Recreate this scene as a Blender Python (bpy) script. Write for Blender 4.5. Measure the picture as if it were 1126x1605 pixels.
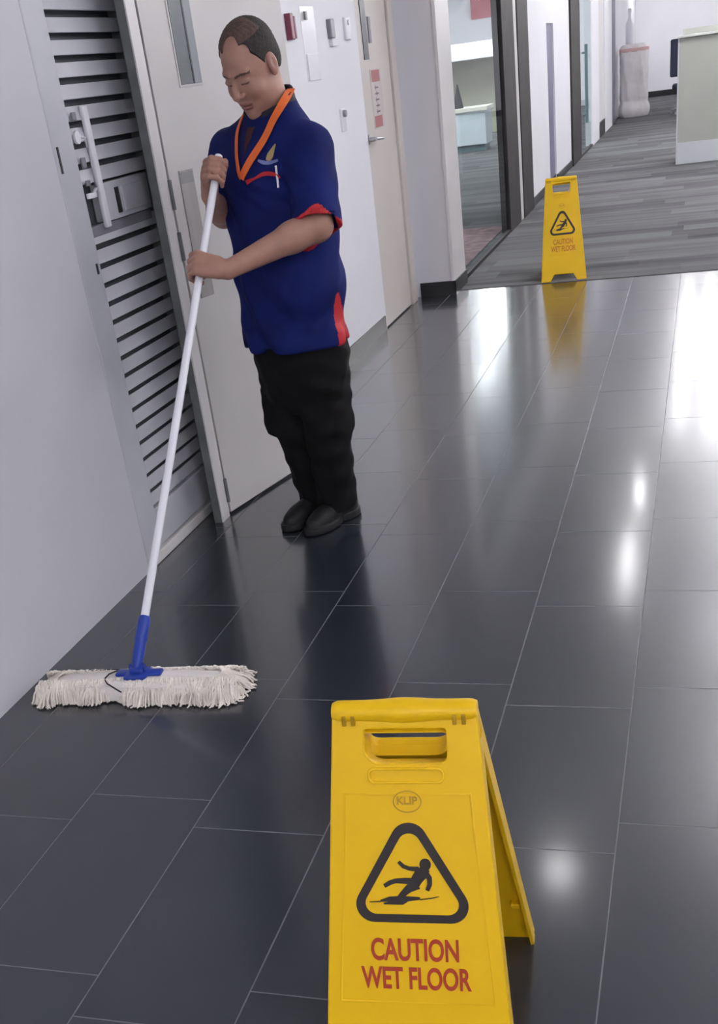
import bpy, bmesh, math, random
import numpy as np
from mathutils import Vector, Matrix
random.seed(7)
rng = np.random.RandomState(5)
for o in list(bpy.data.objects): bpy.data.objects.remove(o)
SC = bpy.context.scene
COL = SC.collection

# ------------------------------------------------------------------ camera
cam_d = bpy.data.cameras.new('camera'); cam = bpy.data.objects.new('camera', cam_d); COL.objects.link(cam)
right = Vector((0.95950997, 0.25566464, -0.11822099))
down = Vector((0.03157006, -0.51467439, -0.8568043))
fwd = Vector((-0.27989988, 0.81838003, -0.50190655))
M3 = Matrix((right, -down, -fwd)).transposed()
cam.matrix_world = Matrix.Translation((0, 0, 1.40)) @ M3.to_4x4()
cam_d.sensor_fit = 'HORIZONTAL'; cam_d.sensor_width = 36.0
cam_d.lens = 1748.24 * 36.0 / 1126.0
cam_d.shift_x = (563.0 - 566.0) / 1126.0
cam_d.shift_y = (1135.0 - 802.5) / 1126.0
cam_d.clip_start = 0.05; cam_d.clip_end = 200
SC.camera = cam

# ------------------------------------------------------------------ world, exposure
w = bpy.data.worlds.new('world'); SC.world = w; w.use_nodes = True
w.node_tree.nodes['Background'].inputs[0].default_value = (0.80, 0.84, 1.0, 1)
w.node_tree.nodes['Background'].inputs[1].default_value = 0.35
SC.view_settings.view_transform = 'Standard'; SC.view_settings.look = 'None'
SC.view_settings.gamma = 1.0; SC.view_settings.use_curve_mapping = False
SC.view_settings.exposure = 0.55

# lamps: (x, y, size x, size y, watts) of each ceiling lamp
CEIL = 2.70
FILL_CORRIDOR_TUBES = [(1.10, -1.6, 40), (-0.1, -1.7, 38), (1.20, 1.3, 20), (1.20, 3.9, 24), (1.15, 6.3, 30), (1.15, 11.6, 30)]  # unseen tubes added to light the near corridor and its ceiling
FILL_UPLIGHTS = [(0.60, 6.2, 18), (0.60, 8.3, 24), (0.75, 10.6, 40), (0.75, 13.2, 56), (0.9, 16.2, 60), (0.95, 19.4, 60)]  # unseen uplighters added to brighten the ceiling mirrored in the floor
HALL_TUBES = [(-0.02, 21.7, 22), (-0.02, 18.7, 22), (-0.02, 16.3, 22), (-0.02, 14.2, 22),
              (3.2, 11.5, 40), (1.9, 14.6, 36), (1.9, 17.5, 46), (1.9, 21.0, 60), (4.6, 21.0, 80), (1.6, 26.5, 60), (4.6, 27.0, 50), (1.6, 30.2, 40), (-0.6, 30.2, 30)]  # right-hand and far-end tubes are added out of view as fill
OFFICE_TUBES = [(-3.15, 12.5, 14), (-3.15, 16.6, 20), (-3.25, 19.6, 26), (-5.4, 14.0, 200), (-5.6, 18.5, 230), (-3.9, 23.6, 220), (-5.6, 29.0, 90), (-3.2, 29.0, 90)]
STRIPS = [(-0.55, 9.5, .06, 1.1, 5), (-0.54, 11.4, .06, .55, 2.5)]
DOWNLIGHTS = [(-0.675, 5.12, 3.2)]

# ------------------------------------------------------------------ helpers
def srgb(r, g, b):
    f = lambda c: ((c/255+0.055)/1.055)**2.4 if c > 10.31 else c/255/12.92
    return (f(r), f(g), f(b), 1)

def mat(name, col, rough=.5, metal=0, spec=.5, emit=0, var=0.0, vscale=8, coat=0, bump=0, bscale=60, ior=None, stretch=None, trans=0):
    m = bpy.data.materials.new(name); m.use_nodes = True
    nt = m.node_tree; b = nt.nodes['Principled BSDF']
    b.inputs['Base Color'].default_value = col
    b.inputs['Roughness'].default_value = rough; b.inputs['Metallic'].default_value = metal
    b.inputs['Specular IOR Level'].default_value = spec; b.inputs['Coat Weight'].default_value = coat
    if ior: b.inputs['IOR'].default_value = ior
    if trans: b.inputs['Transmission Weight'].default_value = trans
    if emit:
        b.inputs['Emission Color'].default_value = col; b.inputs['Emission Strength'].default_value = emit
    if var or bump:
        tc = nt.nodes.new('ShaderNodeTexCoord'); mp = nt.nodes.new('ShaderNodeMapping')
        nt.links.new(tc.outputs['Object'], mp.inputs[0])
        if stretch: mp.inputs['Scale'].default_value = stretch
    if var:
        n = nt.nodes.new('ShaderNodeTexNoise'); n.inputs['Scale'].default_value = vscale; n.inputs['Detail'].default_value = 4
        nt.links.new(mp.outputs[0], n.inputs['Vector'])
        r = nt.nodes.new('ShaderNodeValToRGB')
        r.color_ramp.elements[0].position = .3; r.color_ramp.elements[1].position = .7
        r.color_ramp.elements[0].color = tuple(c*(1-var) for c in col[:3])+(1,)
        r.color_ramp.elements[1].color = tuple(min(1, c*(1+var)) for c in col[:3])+(1,)
        nt.links.new(n.outputs['Fac'], r.inputs[0]); nt.links.new(r.outputs[0], b.inputs['Base Color'])
    if bump:
        n2 = nt.nodes.new('ShaderNodeTexNoise'); n2.inputs['Scale'].default_value = bscale; n2.inputs['Detail'].default_value = 3
        nt.links.new(mp.outputs[0], n2.inputs['Vector'])
        bp = nt.nodes.new('ShaderNodeBump'); bp.inputs['Strength'].default_value = bump; bp.inputs['Distance'].default_value = .01
        nt.links.new(n2.outputs['Fac'], bp.inputs['Height']); nt.links.new(bp.outputs[0], b.inputs['Normal'])
    return m

def mesh_obj(name, verts, faces, m, parent=None, smooth=False, mats=None, midx=None):
    me = bpy.data.meshes.new(name); me.from_pydata([tuple(v) for v in verts], [], [tuple(f) for f in faces]); me.update()
    o = bpy.data.objects.new(name, me); COL.objects.link(o)
    for mm in (mats or [m]): me.materials.append(mm)
    if midx is not None: me.polygons.foreach_set('material_index', midx)
    if smooth: me.polygons.foreach_set('use_smooth', [True]*len(me.polygons))
    if parent: o.parent = parent
    return o

class MB:
    """collects shapes into one mesh"""
    def __init__(s): s.bm = bmesh.new()
    def box(s, x0, x1, y0, y1, z0, z1, bevel=0, mtx=None, seg=2):
        r = bmesh.ops.create_cube(s.bm, size=1)
        vs = r['verts']
        for v in vs:
            v.co = Vector((x0+(v.co.x+.5)*(x1-x0), y0+(v.co.y+.5)*(y1-y0), z0+(v.co.z+.5)*(z1-z0)))
        if bevel:
            es = list({e for v in vs for e in v.link_edges})
            rr = bmesh.ops.bevel(s.bm, geom=es, offset=bevel, segments=seg, affect='EDGES', profile=.5)
            vs = list({v for f in rr['faces'] for v in f.verts} | {v for v in vs if v.is_valid})
        if mtx is not None:
            for v in vs: v.co = mtx @ v.co
        return s
    def cyl(s, a, b, r0, r1=None, n=20, cap=True):
        a, b = Vector(a), Vector(b); r1 = r0 if r1 is None else r1
        d = (b-a); q = d.to_track_quat('Z', 'Y').to_matrix()
        ra = [s.bm.verts.new(a+q@Vector((math.cos(t)*r0, math.sin(t)*r0, 0))) for t in [2*math.pi*i/n for i in range(n)]]
        rb = [s.bm.verts.new(b+q@Vector((math.cos(t)*r1, math.sin(t)*r1, 0))) for t in [2*math.pi*i/n for i in range(n)]]
        for i in range(n): s.bm.faces.new((ra[i], ra[(i+1) % n], rb[(i+1) % n], rb[i]))
        if cap: s.bm.faces.new(ra[::-1]); s.bm.faces.new(rb)
        return s
    def tube(s, pts, r, n=8, taper=None):
        pts = [Vector(p) for p in pts]; rings = []
        for i, p in enumerate(pts):
            d = (pts[min(i+1, len(pts)-1)]-pts[max(i-1, 0)]).normalized()
            q = d.to_track_quat('Z', 'Y').to_matrix(); rr = r[i] if isinstance(r, (list, tuple)) else r
            rings.append([s.bm.verts.new(p+q@Vector((math.cos(2*math.pi*k/n)*rr, math.sin(2*math.pi*k/n)*rr, 0))) for k in range(n)])
        for a, b in zip(rings[:-1], rings[1:]):
            for k in range(n): s.bm.faces.new((a[k], a[(k+1) % n], b[(k+1) % n], b[k]))
        s.bm.faces.new(rings[0][::-1]); s.bm.faces.new(rings[-1]); return s
    def lathe(s, prof, origin=(0, 0, 0), n=28, mtx=None):
        rings = []
        for r, z in prof:
            ring = []
            for k in range(n):
                p = Vector((math.cos(2*math.pi*k/n)*r, math.sin(2*math.pi*k/n)*r, z))
                p = (mtx @ p) if mtx is not None else p+Vector(origin)
                ring.append(s.bm.verts.new(p))
            rings.append(ring)
        for a, b in zip(rings[:-1], rings[1:]):
            for k in range(n): s.bm.faces.new((a[k], a[(k+1) % n], b[(k+1) % n], b[k]))
        s.bm.faces.new(rings[0][::-1]); s.bm.faces.new(rings[-1]); return s
    def build(s, name, m, parent=None, smooth=False):
        bmesh.ops.recalc_face_normals(s.bm, faces=s.bm.faces)
        me = bpy.data.meshes.new(name); s.bm.to_mesh(me); s.bm.free()
        o = bpy.data.objects.new(name, me); COL.objects.link(o); me.materials.append(m)
        if smooth:
            me.polygons.foreach_set('use_smooth', [True]*len(me.polygons))
            try: me.set_sharp_from_angle(angle=math.radians(40))
            except Exception: pass
        if parent: o.parent = parent
        return o

def empty(name, loc=(0, 0, 0), rz=0):
    o = bpy.data.objects.new(name, None); o.location = loc; o.rotation_euler = (0, 0, rz); o.empty_display_size = .1
    COL.objects.link(o); return o
def tag(o, label, cat, group=None):
    o['label'] = label; o['category'] = cat
    if group: o['group'] = group
    return o
def struct(o): o['kind'] = 'structure'; return o
def rehome(root, ch):
    """children were modelled in world space: keep them there under a placed root"""
    ch.parent = root; ch.matrix_parent_inverse = (Matrix.Translation(root.location) @ root.rotation_euler.to_matrix().to_4x4()).inverted()

def plate(name, loops, thick, bevel, m, mtx, parent, res=0):
    """flat plate from 2D closed loops (first outer, others holes), lying in local XZ, facing -Y"""
    cu = bpy.data.curves.new(name, 'CURVE'); cu.dimensions = '2D'; cu.fill_mode = 'BOTH'
    for lp in loops:
        sp = cu.splines.new('POLY'); sp.points.add(len(lp)-1)
        for p, q in zip(sp.points, lp): p.co = (q[0], q[1], 0, 1)
        sp.use_cyclic_u = True
    cu.extrude = max(0, thick/2-bevel); cu.bevel_depth = bevel; cu.bevel_resolution = 2; cu.offset = -bevel
    return curve_to_mesh(name, cu, m, mtx, parent)
def curve_to_mesh(name, cu, m, mtx, parent):
    t = bpy.data.objects.new('tmp', cu); COL.objects.link(t)
    dg = bpy.context.evaluated_depsgraph_get(); dg.update()
    me = bpy.data.meshes.new_from_object(t.evaluated_get(dg)); bpy.data.objects.remove(t); bpy.data.curves.remove(cu)
    me.transform(mtx @ Matrix.Rotation(math.pi/2, 4, 'X')); me.name = name
    me.materials.clear(); me.materials.append(m)
    o = bpy.data.objects.new(name, me); COL.objects.link(o); o.parent = parent
    return o
def text_mesh(name, s, size, sx, thick, m, mtx, parent, bold=0.0):
    cu = bpy.data.curves.new(name, 'FONT'); cu.body = s; cu.size = size; cu.align_x = 'CENTER'; cu.align_y = 'CENTER'
    cu.extrude = thick; cu.offset = bold
    t = bpy.data.objects.new('tmp', cu); COL.objects.link(t)
    dg = bpy.context.evaluated_depsgraph_get(); dg.update()
    me = bpy.data.meshes.new_from_object(t.evaluated_get(dg)); bpy.data.objects.remove(t); bpy.data.curves.remove(cu)
    xs_ = [v.co.x for v in me.vertices]; cx_ = (max(xs_)+min(xs_))/2; kx = sx/(max(xs_)-min(xs_))      # sx = finished width
    me.transform(mtx @ Matrix.Rotation(math.pi/2, 4, 'X') @ Matrix.Diagonal((kx, 1, 1, 1)) @ Matrix.Translation((-cx_, 0, 0))); me.name = name
    me.materials.clear(); me.materials.append(m)
    o = bpy.data.objects.new(name, me); COL.objects.link(o); o.parent = parent
    return o
def rrect(x0, x1, z0, z1, r, n=6, rs=None):
    pts = []; rs = rs or [r]*4
    for (cx, cz, a0, rr) in ((x1, z1, 0, rs[0]), (x0, z1, 90, rs[1]), (x0, z0, 180, rs[2]), (x1, z0, 270, rs[3])):
        ox = cx-rr if cx == x1 else cx+rr; oz = cz-rr if cz == z1 else cz+rr
        for i in range(n+1):
            a = math.radians(a0+90*i/n); pts.append((ox+rr*math.cos(a), oz+rr*math.sin(a)))
    return pts
def round_poly(P, r, n=6):
    out = []; N = len(P)
    for i in range(N):
        p = Vector(P[i]); a = Vector(P[i-1]); b = Vector(P[(i+1) % N])
        u = (a-p).normalized(); v = (b-p).normalized(); ang = u.angle(v); rr = r[i] if isinstance(r, list) else r
        if rr <= 0: out.append(tuple(p)); continue
        d = rr/math.tan(ang/2); s = p+u*d; e = p+v*d; c = p+(u+v).normalized()*(rr/math.sin(ang/2))
        a0 = math.atan2(s.y-c.y, s.x-c.x); a1 = math.atan2(e.y-c.y, e.x-c.x)
        da = (a1-a0+math.pi) % (2*math.pi)-math.pi
        for k in range(n+1): t = a0+da*k/n; out.append((c.x+rr*math.cos(t), c.y+rr*math.sin(t)))
    return out

# ------------------------------------------------------------------ materials
WALL = mat('wall_paint', (.60, .60, .65, 1), .55, var=.03, vscale=1.5, bump=.03, bscale=180)
WALLW = mat('white_wall_paint', (.78, .78, .82, 1), .55, var=.02, vscale=2)
CEILM = mat('ceiling_paint', (.88, .88, .90, 1), .7, var=.02, vscale=2)
PILLAR = mat('pillar_paint', (.66, .64, .66, 1), .55, var=.03, vscale=2)
CREAM = mat('cream_door_paint', (.60, .55, .52, 1), .4, var=.03, vscale=3)
LEAFM = mat('grey_door_laminate', (.57, .55, .54, 1), .38, var=.03, vscale=2.5)
FRAMEW = mat('white_frame_paint', (.66, .64, .64, 1), .35, var=.03, vscale=4)
LOUV = mat('louvre_grey_paint', (.50, .51, .56, 1), .35, var=.04, vscale=6)
LOUVD = mat('louvre_void', (.12, .13, .15, 1), .6)
REVEAL = mat('jamb_shade_grey', (.13, .14, .14, 1), .5, var=.2, vscale=14)  # puts the shade of the jamb's side into the colour; hinges share it
BLACK = mat('black_skirting', (.015, .015, .018, 1), .3)
DARKB = mat('dark_bronze_frame', (.030, .026, .027, 1), .6, spec=.2, var=.3, vscale=6)
STEEL = mat('brushed_steel', (.55, .55, .56, 1), .3, metal=1)
DGLASS = mat('dark_wired_glass', (.15, .165, .175, 1), .2, var=.1, vscale=5)
LGLASS = mat('pale_wired_glass', (.27, .29, .31, 1), .2, var=.1, vscale=5)
PLATE = mat('steel_push_plate', (.34, .32, .31, 1), .35, metal=.3, var=.08, vscale=20, stretch=(1, 1, .15))
YEL = mat('yellow_plastic', (.76, .465, .006, 1), .36, var=.02, vscale=10, spec=.3)
YELD = mat('yellow_plastic_inner', (.72, .36, .01, 1), .4)
SIGNBLK = mat('sign_black_print', (.018, .012, .012, 1), .5)
SIGNRED = mat('sign_red_print', (.38, .035, .012, 1), .5)
SIGNOCH = mat('moulded_mark', (.42, .24, .01, 1), .5)
RUBBER = mat('black_rubber', (.01, .01, .012, 1), .6)
SKIN = mat('skin', (.385, .205, .155, 1), .45, var=.10, vscale=22, spec=.45)
LIPS = mat('lips', (.28, .12, .105, 1), .45)
BROW = mat('brow_hair', (.10, .055, .042, 1), .8)
HAIR = mat('short_dark_hair', (.030, .024, .022, 1), .75, var=.35, vscale=60, bump=.4, bscale=300)
THIN = mat('thin_hair', (.085, .05, .04, 1), .6, var=.3, vscale=80, bump=.3, bscale=300)
NAVY = mat('navy_polyester', (.006, .013, .105, 1), .78, var=.22, vscale=7, bump=.08, bscale=40, spec=.18)
NAVYD = mat('dark_navy_collar', (.006, .007, .022, 1), .7)
REDC = mat('red_trim_fabric', (.50, .012, .02, 1), .6)
MAROON = mat('maroon_inner_shirt', (.045, .008, .014, 1), .8)
TROUS = mat('black_cotton_twill', (.0075, .0068, .0075, 1), .85, var=.2, vscale=9, bump=.1, bscale=60, spec=.2)
SHOE = mat('black_trainer_upper', (.008, .008, .010, 1), .55, spec=.35)
SHOEM = mat('dark_rubber_sole', (.012, .012, .014, 1), .6)
ORANGE = mat('orange_webbing', (.82, .16, .03, 1), .5, var=.06, vscale=30)
GOLD = mat('gold_embroidery', (.40, .30, .12, 1), .5)
PALEB = mat('pale_blue_embroidery', (.16, .20, .42, 1), .5)
POLE = mat('white_enamel_tube', (.86, .86, .92, 1), .25)
BLUEP = mat('blue_plastic', (.012, .045, .34, 1), .35)
YARN = mat('cotton_yarn', (.80, .74, .68, 1), .9, var=.14, vscale=30)
YARN2 = mat('mop_canvas', (.80, .75, .72, 1), .9, var=.10, vscale=14, stretch=(.3, 3, 1), bump=.5, bscale=40)
CORD = mat('dark_cord', (.03, .025, .03, 1), .8)
REDP = mat('red_plastic', (.16, .02, .05, 1), .35)
WHITEP = mat('white_plastic', (.80, .80, .84, 1), .25)
GREYP = mat('grey_plastic', (.22, .22, .25, 1), .35)
LABELW = mat('label_vinyl', (.55, .50, .49, 1), .4)
LABELR = mat('label_red_print', (.36, .11, .12, 1), .45)
LABELD = mat('label_dark_print', (.12, .09, .10, 1), .45)
CABF = mat('sage_cabinet_panel', (.40, .41, .37, 1), .6, var=.03, vscale=3)
CABW = mat('pale_plinth', (.62, .64, .67, 1), .5, var=.03, vscale=3)
BEIGE = mat('beige_partition', (.42, .41, .33, 1), .7, var=.04, vscale=3)
WRAP = mat('white_wrapping_film', (.82, .79, .80, 1), .35, var=.04, vscale=9, bump=.25, bscale=14)
PINK = mat('pink_band', (.72, .48, .48, 1), .6)
CHAIRB = mat('dark_blue_upholstery', (.025, .03, .06, 1), .8)
TEAL = mat('teal_steel', (.10, .16, .18, 1), .3)
SLIT = mat('violet_grey_glazing', (.16, .15, .24, 1), .3)
POSTER = mat('pink_red_poster', (.55, .16, .20, 1), .6)
GLOW = mat('lamp_diffuser', (1, 1, 1, 1), .5)

def math_node(nt, op, a, b=None, c=None):
    n = nt.nodes.new('ShaderNodeMath'); n.operation = op
    for i, v in enumerate((a, b, c)):
        if v is None: continue
        if isinstance(v, (int, float)): n.inputs[i].default_value = v
        else: nt.links.new(v, n.inputs[i])
    return n.outputs[0]

def glass_mat():
    m = bpy.data.materials.new('clear_office_glass'); m.use_nodes = True; nt = m.node_tree; nt.nodes.clear()
    o = nt.nodes.new('ShaderNodeOutputMaterial'); mx = nt.nodes.new('ShaderNodeMixShader')
    t = nt.nodes.new('ShaderNodeBsdfTransparent'); g = nt.nodes.new('ShaderNodeBsdfGlossy'); f = nt.nodes.new('ShaderNodeFresnel')
    t.inputs[0].default_value = (.88, .93, .93, 1); g.inputs['Roughness'].default_value = .03; f.inputs[0].default_value = 1.45
    ge = nt.nodes.new('ShaderNodeNewGeometry'); fr = math_node(nt, 'MULTIPLY', math_node(nt, 'MULTIPLY', f.outputs[0], .55), math_node(nt, 'SUBTRACT', 1.0, ge.outputs['Backfacing']))
    nt.links.new(fr, mx.inputs[0]); nt.links.new(t.outputs[0], mx.inputs[1]); nt.links.new(g.outputs[0], mx.inputs[2])
    nt.links.new(mx.outputs[0], o.inputs[0]); return m
GLASS = glass_mat()

def emit_mat(name, strength, col=(1, .98, 1.0, 1)):
    m = bpy.data.materials.new(name); m.use_nodes = True; nt = m.node_tree; nt.nodes.clear()
    o = nt.nodes.new('ShaderNodeOutputMaterial'); e = nt.nodes.new('ShaderNodeEmission')
    e.inputs[0].default_value = col; e.inputs[1].default_value = strength
    nt.links.new(e.outputs[0], o.inputs[0]); return m

TW, TL = 0.3063, 0.577
def tile_mat():
    m = bpy.data.materials.new('polished_slate_tile'); m.use_nodes = True; nt = m.node_tree; b = nt.nodes['Principled BSDF']
    tc = nt.nodes.new('ShaderNodeTexCoord'); sp = nt.nodes.new('ShaderNodeSeparateXYZ'); nt.links.new(tc.outputs['Object'], sp.inputs[0])
    u = math_node(nt, 'DIVIDE', math_node(nt, 'ADD', sp.outputs[0], .1275), TW)   # integer on the long joints
    row = math_node(nt, 'FLOOR', u); fu = math_node(nt, 'SUBTRACT', u, row)
    par = math_node(nt, 'ABSOLUTE', math_node(nt, 'MODULO', row, 2.0))             # 0/1 alternate rows
    off = math_node(nt, 'MULTIPLY_ADD', par, -.105, 1.925)
    # rows counted from x=-.1275: row -1 starts its joints at y=1.82, row 0 at 1.925
    v = math_node(nt, 'DIVIDE', math_node(nt, 'SUBTRACT', sp.outputs[1], off), TL)
    vr = math_node(nt, 'FLOOR', v); fv = math_node(nt, 'SUBTRACT', v, vr)
    du = math_node(nt, 'MULTIPLY', math_node(nt, 'MINIMUM', fu, math_node(nt, 'SUBTRACT', 1.0, fu)), TW)
    dv = math_node(nt, 'MULTIPLY', math_node(nt, 'MINIMUM', fv, math_node(nt, 'SUBTRACT', 1.0, fv)), TL)
    d = math_node(nt, 'MINIMUM', du, dv)
    g = nt.nodes.new('ShaderNodeMapRange'); g.inputs[1].default_value = .0008; g.inputs[2].default_value = .0020
    g.inputs[3].default_value = 1; g.inputs[4].default_value = 0; nt.links.new(d, g.inputs[0])
    # per tile tone
    cb = nt.nodes.new('ShaderNodeCombineXYZ'); nt.links.new(row, cb.inputs[0]); nt.links.new(vr, cb.inputs[1])
    wn = nt.nodes.new('ShaderNodeTexWhiteNoise'); wn.noise_dimensions = '2D'; nt.links.new(cb.outputs[0], wn.inputs['Vector'])
    no = nt.nodes.new('ShaderNodeTexNoise'); no.inputs['Scale'].default_value = 5; no.inputs['Detail'].default_value = 5
    nt.links.new(tc.outputs['Object'], no.inputs['Vector'])
    k = math_node(nt, 'MULTIPLY_ADD', wn.outputs['Value'], .22, math_node(nt, 'MULTIPLY_ADD', no.outputs['Fac'], .35, .72))
    col = nt.nodes.new('ShaderNodeMix'); col.data_type = 'RGBA'; col.inputs[6].default_value = (0, 0, 0, 1); col.inputs[7].default_value = (.017, .021, .029, 1)
    col.clamp_factor = False; nt.links.new(k, col.inputs[0])
    mx = nt.nodes.new('ShaderNodeMix'); mx.data_type = 'RGBA'; mx.inputs[7].default_value = (.15, .15, .16, 1)
    nt.links.new(g.outputs[0], mx.inputs[0]); nt.links.new(col.outputs[2], mx.inputs[6]); nt.links.new(mx.outputs[2], b.inputs['Base Color'])
    # wipe marks: roughness varies a little
    n2 = nt.nodes.new('ShaderNodeTexNoise'); n2.inputs['Scale'].default_value = 2.2; n2.inputs['Detail'].default_value = 3
    nt.links.new(tc.outputs['Object'], n2.inputs['Vector'])
    ro = math_node(nt, 'MULTIPLY_ADD', n2.outputs['Fac'], .07, FLOOR_ROUGH-.035)
    ro = math_node(nt, 'MULTIPLY_ADD', wn.outputs['Value'], .03, ro)
    ro = math_node(nt, 'MULTIPLY_ADD', g.outputs[0], .35, ro)
    nt.links.new(ro, b.inputs['Coat Roughness']); b.inputs['IOR'].default_value = FLOOR_IOR; b.inputs['Coat IOR'].default_value = COAT_IOR
    b.inputs['Roughness'].default_value = HAZE_ROUGH
    dull = math_node(nt, 'SUBTRACT', 1.0, math_node(nt, 'MULTIPLY', g.outputs[0], .9))      # joints are matt
    nt.links.new(math_node(nt, 'MULTIPLY', dull, .5), b.inputs['Specular IOR Level']); nt.links.new(math_node(nt, 'MULTIPLY', dull, .85), b.inputs['Coat Weight'])
    bp = nt.nodes.new('ShaderNodeBump'); bp.inputs['Strength'].default_value = .35; bp.inputs['Distance'].default_value = .001
    h = math_node(nt, 'MULTIPLY_ADD', g.outputs[0], -1.0, math_node(nt, 'MULTIPLY', n2.outputs['Fac'], .5))
    nt.links.new(h, bp.inputs['Height']); nt.links.new(bp.outputs[0], b.inputs['Normal'])
    return m
FLOOR_ROUGH, FLOOR_IOR, HAZE_ROUGH, COAT_IOR = .11, 1.48, .27, 1.42
TILE = tile_mat()

def carpet_mat():
    m = bpy.data.materials.new('striped_grey_carpet'); m.use_nodes = True; nt = m.node_tree; b = nt.nodes['Principled BSDF']
    tc = nt.nodes.new('ShaderNodeTexCoord'); sp = nt.nodes.new('ShaderNodeSeparateXYZ'); nt.links.new(tc.outputs['Object'], sp.inputs[0])
    y = math_node(nt, 'DIVIDE', sp.outputs[1], .25); ry = math_node(nt, 'FLOOR', y)
    wn = nt.nodes.new('ShaderNodeTexWhiteNoise'); wn.noise_dimensions = '1D'; nt.links.new(ry, wn.inputs['W'])
    x = math_node(nt, 'ADD', math_node(nt, 'DIVIDE', sp.outputs[0], 1.0), wn.outputs['Value']); rx = math_node(nt, 'FLOOR', x)
    cb = nt.nodes.new('ShaderNodeCombineXYZ'); nt.links.new(rx, cb.inputs[0]); nt.links.new(ry, cb.inputs[1])
    w2 = nt.nodes.new('ShaderNodeTexWhiteNoise'); w2.noise_dimensions = '2D'; nt.links.new(cb.outputs[0], w2.inputs['Vector'])
    mp = nt.nodes.new('ShaderNodeMapping'); mp.inputs['Scale'].default_value = (.9, 9, 1); nt.links.new(tc.outputs['Object'], mp.inputs[0])
    no = nt.nodes.new('ShaderNodeTexNoise'); no.inputs['Scale'].default_value = 1.0; no.inputs['Detail'].default_value = 4; nt.links.new(mp.outputs[0], no.inputs['Vector'])
    k = math_node(nt, 'MULTIPLY_ADD', w2.outputs['Value'], .45, math_node(nt, 'MULTIPLY', no.outputs['Fac'], .9))
    r = nt.nodes.new('ShaderNodeValToRGB'); r.color_ramp.elements[0].position = .25; r.color_ramp.elements[1].position = .95
    r.color_ramp.elements[0].color = (.048, .050, .053, 1); r.color_ramp.elements[1].color = (.155, .155, .16, 1)
    nt.links.new(k, r.inputs[0]); nt.links.new(r.outputs[0], b.inputs['Base Color'])
    b.inputs['Roughness'].default_value = .95; b.inputs['Specular IOR Level'].default_value = .1
    return m
CARPET = carpet_mat()

# ------------------------------------------------------------------ room shell
def sbox(name, m, *a, parent=None, bevel=0):
    o = MB().box(*a, bevel=bevel).build(name, m, parent)
    if not parent: struct(o)
    return o
sbox('floor', TILE, -2.0, 2.0, -3.0, 8.14, -.10, 0)
sbox('floor', CARPET, -7.5, 7.0, 8.14, 32.6, -.10, .004)
sbox('ceiling', CEILM, -2.0, 2.1, -3.0, 8.14, CEIL, CEIL+.1)
sbox('ceiling', CEILM, -7.5, 7.0, 8.14, 32.6, CEIL, CEIL+.1)
sbox('wall_left', WALL, -2.0, -1.80, -3.0, 3.245, 0, CEIL)
sbox('wall_right', WALLW, 2.0, 2.1, -3.0, 8.14, 0, CEIL)
sbox('wall_right', WALLW, 6.9, 7.0, 8.14, 32.5, 0, CEIL)
sbox('wall_right', WALLW, 2.1, 6.9, 8.04, 8.14, 0, CEIL)
sbox('wall_back', WALLW, -2.0, 2.1, -3.1, -3.0, 0, CEIL)
sbox('wall_far', mat('far_white_paint', (.88, .88, .92, 1), .55, var=.02, vscale=2), -7.5, 7.0, 32.0, 32.12, 0, CEIL)
sbox('wall_office', WALLW, -7.5, -7.4, 8.14, 32.0, 0, CEIL)
sbox('wall_office', WALLW, -7.4, -1.88, 8.05, 8.14, 0, CEIL)

# --- utility wall with the louvred door
sbox('wall_left', WALL, -2.0, -1.80, 3.245, 3.87, 2.12, CEIL)
sbox('wall_left', WALL, -2.05, -1.745, 3.74, 3.90, 2.12, CEIL)
sbox('wall_left', WALL, -2.06, -1.95, 3.24, 3.92, 0, 2.12)
door = struct(empty('door_1', (-1.80, 3.56, 0)))
def dpart(name, m, mb, root, smooth=False):
    o = mb.build(name, m, None, smooth); rehome(root, o); return o
f = MB(); f.box(-1.86, -1.797, 3.245, 3.375, 0, 2.12, .006); f.box(-1.86, -1.797, 3.375, 3.87, 2.05, 2.12, .004)
dpart('door_frame', LOUV, f, door)
f = MB(); f.box(-1.85, -1.803, 3.377, 3.86, .045, .175, .004); dpart('bottom_rail', LOUV, f, door)
f = MB(); f.box(-1.87, -1.792, 3.30, 3.90, .0, .038, .005); dpart('threshold', FRAMEW, f, door)
f = MB(); f.box(-1.865, -1.85, 3.37, 3.92, .0, 2.06); dpart('vent_backing', LOUVD, f, door)
z = .205; n = 0
while z < 2.03:
    if not (1.075 < z < 1.20):
        f = MB(); rot = Matrix.Translation((-1.815, 0, z)) @ Matrix.Rotation(math.radians(-14), 4, 'Y')
        f.box(-.003, .003, 3.377, 3.885, -.020, .020, .0012, rot)
        dpart('louvre_slat', LOUV, f, door)
    z += .0565
f = MB(); f.box(-1.845, -1.804, 3.50, 3.845, 1.085, 1.195, .004); dpart('lock_box', LOUV, f, door)
f = MB(); f.box(-1.806, -1.801, 3.585, 3.612, 1.10, 1.175, .001); dpart('lock_slot', BLACK, f, door)
f = MB(); f.box(-1.805, -1.799, 3.632, 3.80, 1.10, 1.175, .002); dpart('lock_cover', LOUV, f, door)
f = MB(); f.box(-1.845, -1.812, 3.377, 3.845, 1.045, 1.083, .003); dpart('lock_ledge', GREYP, f, door)
f = MB(); f.box(-1.812, -1.797, 3.478, 3.510, 1.07, 1.41, .005, seg=3); dpart('handle_plate', WHITEP, f, door)
f = MB(); f.tube([(-1.797, 3.425, 1.33), (-1.785, 3.43, 1.325), (-1.783, 3.43, 1.19), (-1.797, 3.428, 1.175)], .005, 10)
f.cyl((-1.80, 3.40, 1.33), (-1.792, 3.40, 1.33), .018); f.box(-1.80, -1.79, 3.385, 3.44, 1.163, 1.178, .002)
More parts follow.
